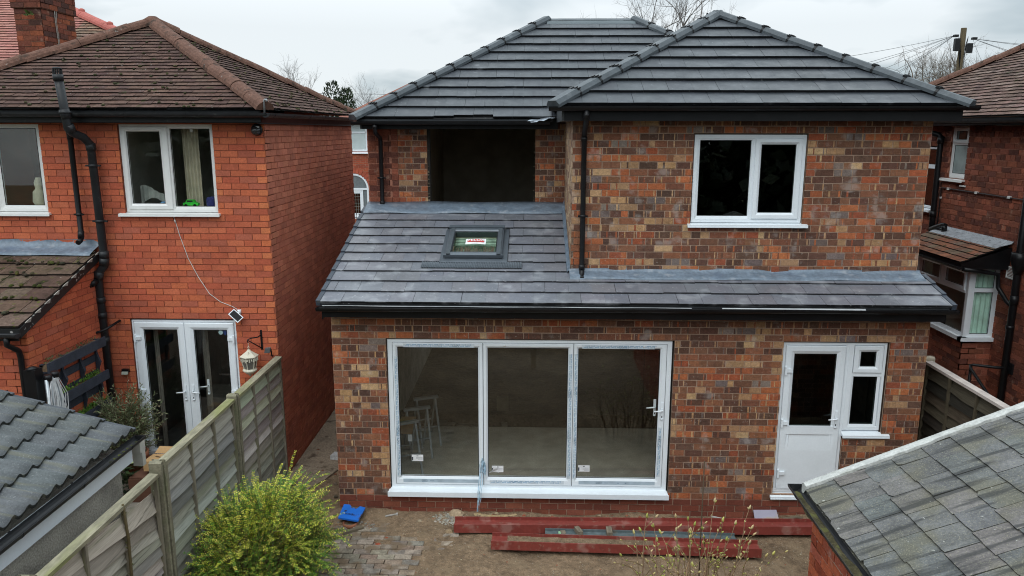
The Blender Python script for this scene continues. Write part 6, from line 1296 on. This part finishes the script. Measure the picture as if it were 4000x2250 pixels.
# olive-leaved shrub in a pot
t = thing('potted_shrub', 'grey-green narrow-leaved shrub in a pot left of the double doors', 'shrub', (-3.02, .42, .2))
mb = MB(); mb.lathe((-3.02, .42, .2), [(.12, 0), (.16, .3), (.17, .3), (.17, .34), (.15, .33)], 14); mb.build('pot', m_black, t)
lv = MB(); tw = MB()
for k in range(300):
    a = rp.uniform(0, 6.3); h = rp.uniform(.0, 1.0); c0 = Vector((-3.10+.10*math.cos(a), .42+.06*math.sin(a), .60+h*.62)); 
    d = Vector((math.cos(a)*.8, math.sin(a)*.4, rp.uniform(.0, 1.3))); ln = rp.uniform(.24, .56)*(1 if h > .3 else .7); pts = [c0]; q = c0.copy(); d.normalize()
    for j in range(14):
        d = (d+rv(rp, .09)+Vector((0, 0, .015))).normalized(); q = q+d*ln/14; pts.append(q.copy())
        for s_ in range(2): leafq(lv, q, d*.8+rv(rp, .55), rv(rp), rp.uniform(.04, .075), .012, vary(A(rp.choice(['78825c', '66724f', '8a926c', '5a6846', '948f72']), .95), rp, .2))
    tw.tube([pts[0], pts[7], pts[-1]], .004, 4, A('6a5a48', .8), [1, .7, .4])
lv.build('foliage', m_leaf, t); tw.build('twigs', m_twig, t)
t = thing('hellebore', 'leafy plant with pale green and dusky pink flowers beside the boxes', 'plant', (-2.95, -.12, .2))
lv = MB()
for k in range(150):
    a = rp.uniform(0, 6.3); h = rp.random(); p = Vector((-2.90+.17*h*math.cos(a), -.12+.2*h*math.sin(a), .3+rp.uniform(0, .35))); leafq(lv, p, Vector((math.cos(a), math.sin(a), rp.uniform(-.3, .5))), Vector((0, 0, 1)), rp.uniform(.07, .13), .05, vary(A(rp.choice(['33452a', '2c3d24', '41532f', '253420']), .8), rp, .25))
lv.build('foliage', m_leaf, t); lv = MB()
for x, y, z, c in ((-2.87, -.02, .72, 'c3cf94'), (-2.80, -.05, .68, 'b5c389'), (-2.93, -.20, .58, '9a5a68'), (-2.90, -.26, .55, 'c9c39a'), (-2.98, -.1, .6, 'd0d3b0'), (-2.88, -.3, .5, 'a3707a'), (-2.84, .03, .66, 'bccb90')):
    for k in range(5): a = k*1.257; leafq(lv, Vector((x, y, z)), Vector((math.cos(a), math.sin(a), .25)), Vector((0, 0, 1)), .048, .045, A(c, .8))
lv.build('flowers', m_leaf, t)
# folded rotary clothes airer
t = thing('clothes_airer', 'folded rotary clothes airer with white lines beside a black post', 'clothes airer', (-3.2, -1.08, .2))
mb = MB(); mb.box(-3.30, -3.16, -1.22, -1.08, .2, 2.36); mb.lathe((-3.23, -1.15, 2.36), [(.095, 0), (.02, .03)], 4); mb.build('post', m_black, t)
mb = MB()
for k, (y, x) in enumerate(((-1.12, -3.10), (-1.06, -3.10), (-.98, -3.10), (-.93, -3.12))): mb.tube([(x, y, 2.22), (x+.02, y-.02+.05*k, 1.4), (x+.02, y-.03+.07*k, .9)], .022, 8)
mb.build('arms', mat('anodised_aluminium', (.42, .45, .47), .4, metal=.6), t)
mb = MB()
for y in (-1.09, -.955): mb.lathe((-3.10, y, 2.20), [(.045, 0), (.05, .04), (.04, .07)], 10)
mb.build('arm_caps', m_black, t)
mb = MB()
for k in range(16):
    y = -1.15+.02*k; q = rp.uniform(-.06, .06); mb.tube([(-3.07, -1.08+.009*k, 2.20), (-3.06, y+q, 1.95), (-3.06, y-q*.7+.02, 1.65), (-3.05, y+.03+q, 1.35)], .005, 4)
mb.build('lines', mat('white_line', (.72, .72, .72), .6), t)

# ------------------------------------------------------------------ trees, pole and wires
def bare_tree(name, lbl, x, y, h, spread, seed, trunk_h=.35, droop=0, group=None, colr='6a6460', n0=7, depth=4, thick=.012):
    r = random.Random(seed); t = thing(name, lbl, 'tree', (x, y, 0), group); tr = MB(); cw = MB(); b0 = Vector((x, y, 0)); top = Vector((x+r.uniform(-.3, .3), y, h*trunk_h)); c = A(colr, .8)
    tr.tube([b0, b0.lerp(top, .5)+Vector((r.uniform(-.1, .1), 0, 0)), top], h*thick*1.6, 8, c, [1.2, 1, .8]); tr.build('trunk', m_twig, t)
    def br(p, d, l, w_, lev):
        n = 4; q = p.copy(); pts = [q.copy()]; d = d.normalized()
        for k in range(n):
            d = (d+rv(r, .13)+Vector((0, 0, (.05 if not droop else -.05*droop*lev)))).normalized(); q = q+d*l/n; pts.append(q.copy())
        cw.tube(pts, w_, 3 if lev > 1 else 5, vary(c, r, .15), [1-.14*k for k in range(n+1)], cap=False)
        if lev >= depth: return
        m_ = r.randint(3, 5) if lev < depth-1 else r.randint(3, 6)
        for k in range(m_):
            a = r.choice(pts[1:]); e_ = (d+rv(r, .55)+Vector((0, 0, .15 if not droop else -.22*droop*(lev >= 2)))).normalized(); br(a, e_, l*r.uniform(.5, .75), w_*.52, lev+1)
    for k in range(n0):
        a = 2*math.pi*k/n0+r.uniform(-.4, .4); e_ = r.uniform(.55, 1.5); d = Vector((math.cos(a)*spread, math.sin(a)*spread, e_)); br(top-Vector((0, 0, h*.12*r.random())), d, h*(1-trunk_h)*r.uniform(.42, .6), h*thick*.55, 1)
    cw.build('crown', m_twig, t); return t
bare_tree('bare_tree', 'bare round-headed tree behind the brown hipped roof', -12.0, 40, 9.9, .22, 3, .5, thick=.009, depth=5, n0=6)
bare_tree('bare_tree', 'small bare tree just right of the dark evergreen', -8.1, 41, 8.2, .4, 5, .45, thick=.009, depth=5, n0=5)
bare_tree('bare_tree', 'tall bare tree showing above the dark hipped roof', 11.0, 42, 16.5, .9, 9, .5, thick=.008, depth=5)
bare_tree('bare_tree', 'bare weeping tree left of the telegraph pole', 27.4, 42, 12.4, 1.2, 12, .5, droop=.9, colr='6f6258', n0=10, thick=.011, depth=5)
bare_tree('bare_tree', 'bare tree right behind the telegraph pole', 30.0, 41, 12.2, 1.0, 15, .45, colr='746a60', n0=10, thick=.011, depth=5)
t = thing('evergreen_tree', 'dark narrow evergreen tree between two bare trees', 'tree', (-9.2, 38, 0)); mb = MB(); mb.tube([(-9.2, 38, 0), (-9.2, 38, 6)], .15, 7, A('4a3f33')); mb.build('trunk', m_twig, t); lv = MB()
for k in range(5200):
    h = rp.random(); lobe = (-.42, .40, .0)[k % 3]; top_ = (7.9, 7.5, 6.9)[k % 3]; z = .6+h*(top_-.6); rad_ = 1.05*(1-h**8*.7)*(.68 if k % 3 < 2 else .95); a = rp.uniform(0, 6.3); q = rad_*rp.random()**.35
    p = Vector((-9.2+lobe+q*math.cos(a), 38+q*math.sin(a), z)); d = Vector((math.cos(a)*.4, math.sin(a)*.4, 1))+rv(rp, .3); leafq(lv, p, d, rv(rp), rp.uniform(.14, .28), .085, vary(A(rp.choice(['2c3a22', '35452a', '223018', '404f30']), .75), rp, .3))
lv.build('crown', m_leaf, t)
t = thing('utility_pole', 'wooden telegraph pole carrying fanned out wires behind the dark red house', 'utility pole', (25.75, 34, 0))
mb = MB(); mb.tube([(25.75, 34, 0), (25.76, 34, 5), (25.77, 34, 10.5)], .17, 10, A('5c503a', .7), [1.15, 1, .85]); mb.build('pole', mat('tarred_pole', None, .9, ((6, .2), (30, .2)), stretch=(2, 2, .3)), t)
mb = MB(); mb.box(25.30, 25.56, 33.8, 34.0, 9.3, 9.95); mb.box(26.0, 26.26, 33.8, 34, 9.2, 9.7); mb.box(25.2, 25.42, 33.75, 33.95, 10.02, 10.14); mb.box(26.18, 26.42, 33.75, 33.95, 9.88, 10.0); mb.build('junction_box', m_black, t)
mb = MB()
for k in range(8): mb.tube([(25.75+.25*(-1)**k, 33.9, 10.05-.02*k), (25.75+.12*(-1)**k, 33.85, 9.6-.1*k), (25.8+.1*(-1)**k, 33.85, 9.0-.1*k)], .012, 4)
mb.build('cable_tails', m_black, t)
def wire(a, b_, lbl, sag=.5):
    a = Vector(a); b_ = Vector(b_); mb = MB(); mb.tube([a.lerp(b_, k/10)-Vector((0, 0, sag*4*(k/10)*(1-k/10))) for k in range(11)], .009, 4); solo(mb, 'overhead_wire', m_blackfade, a, lbl, 'wire', 'wires fanning from the telegraph pole')
pt = (25.3, 34, 10.1); pr = (26.3, 34, 9.95)
wire(pt, (7.0, 30, 7.6), 'uppermost wire running left from the telegraph pole', .4); wire(pt, (8.0, 26, 6.2), 'second wire down running left from the telegraph pole', .4); wire(pt, (8.3, 25.5, 6.0), 'third wire down running left from the telegraph pole', .45)
wire(pt, (9.0, 20, 5.2), 'fourth wire down running left from the telegraph pole', .4); wire(pt, (9.2, 18, 4.6), 'steepest wire but one running left from the telegraph pole', .4); wire(pt, (9.3, 17.6, 4.3), 'steepest wire running left from the telegraph pole', .4); wire(pt, (13, 20, 5.4), 'short wire dropping from the pole towards the weeping tree', .2)
wire(pr, (44, 36, 10.0), 'uppermost wire running right from the telegraph pole', .5); wire(pr, (44, 34, 9.3), 'second wire running right from the telegraph pole', .5); wire(pr, (33, 26, 6.6), 'third wire running right from the telegraph pole', .3); wire(pr, (33, 25, 6.0), 'fourth wire running right from the telegraph pole', .3); wire(pr, (19, 18, 6.0), 'wire dropping from the pole towards the tiled roof', .2)
mb = MB(); mb.tube([(-30+60*k/12, 37, 7.1+.06*abs(k-6)) for k in range(13)], .012, 4); solo(mb, 'overhead_wire', m_blackfade, (0, 37, 7.1), 'single thin wire crossing the sky above the evergreen', 'wire')
# the end of the garden, seen only as the dark reflection in the windows
hd = MB()
for k in range(22000):
    x = rp.uniform(-14, 20); z = rp.random()*6.8*(.82+.18*math.sin(x*1.3)+.05*math.sin(x*4)); y = -19+rp.gauss(0, 1.3); leafq(hd, Vector((x, y, z)), rv(rp), rv(rp), rp.uniform(.5, .9), .45, vary(A(rp.choice(['33402a', '2c3824', '3d4a30', '45482f']), .6), rp, .3))
o = solo(hd, 'evergreen_hedge', m_leaf, (2, -19, 0), 'tall dark evergreen hedge at the end of the garden', 'hedge')
mb = MB(); mb.tube([(2, -19, -.1), (2, -19, 6)], .2, 6, A('4a3f33')); mb.build('trunk', m_twig, o)
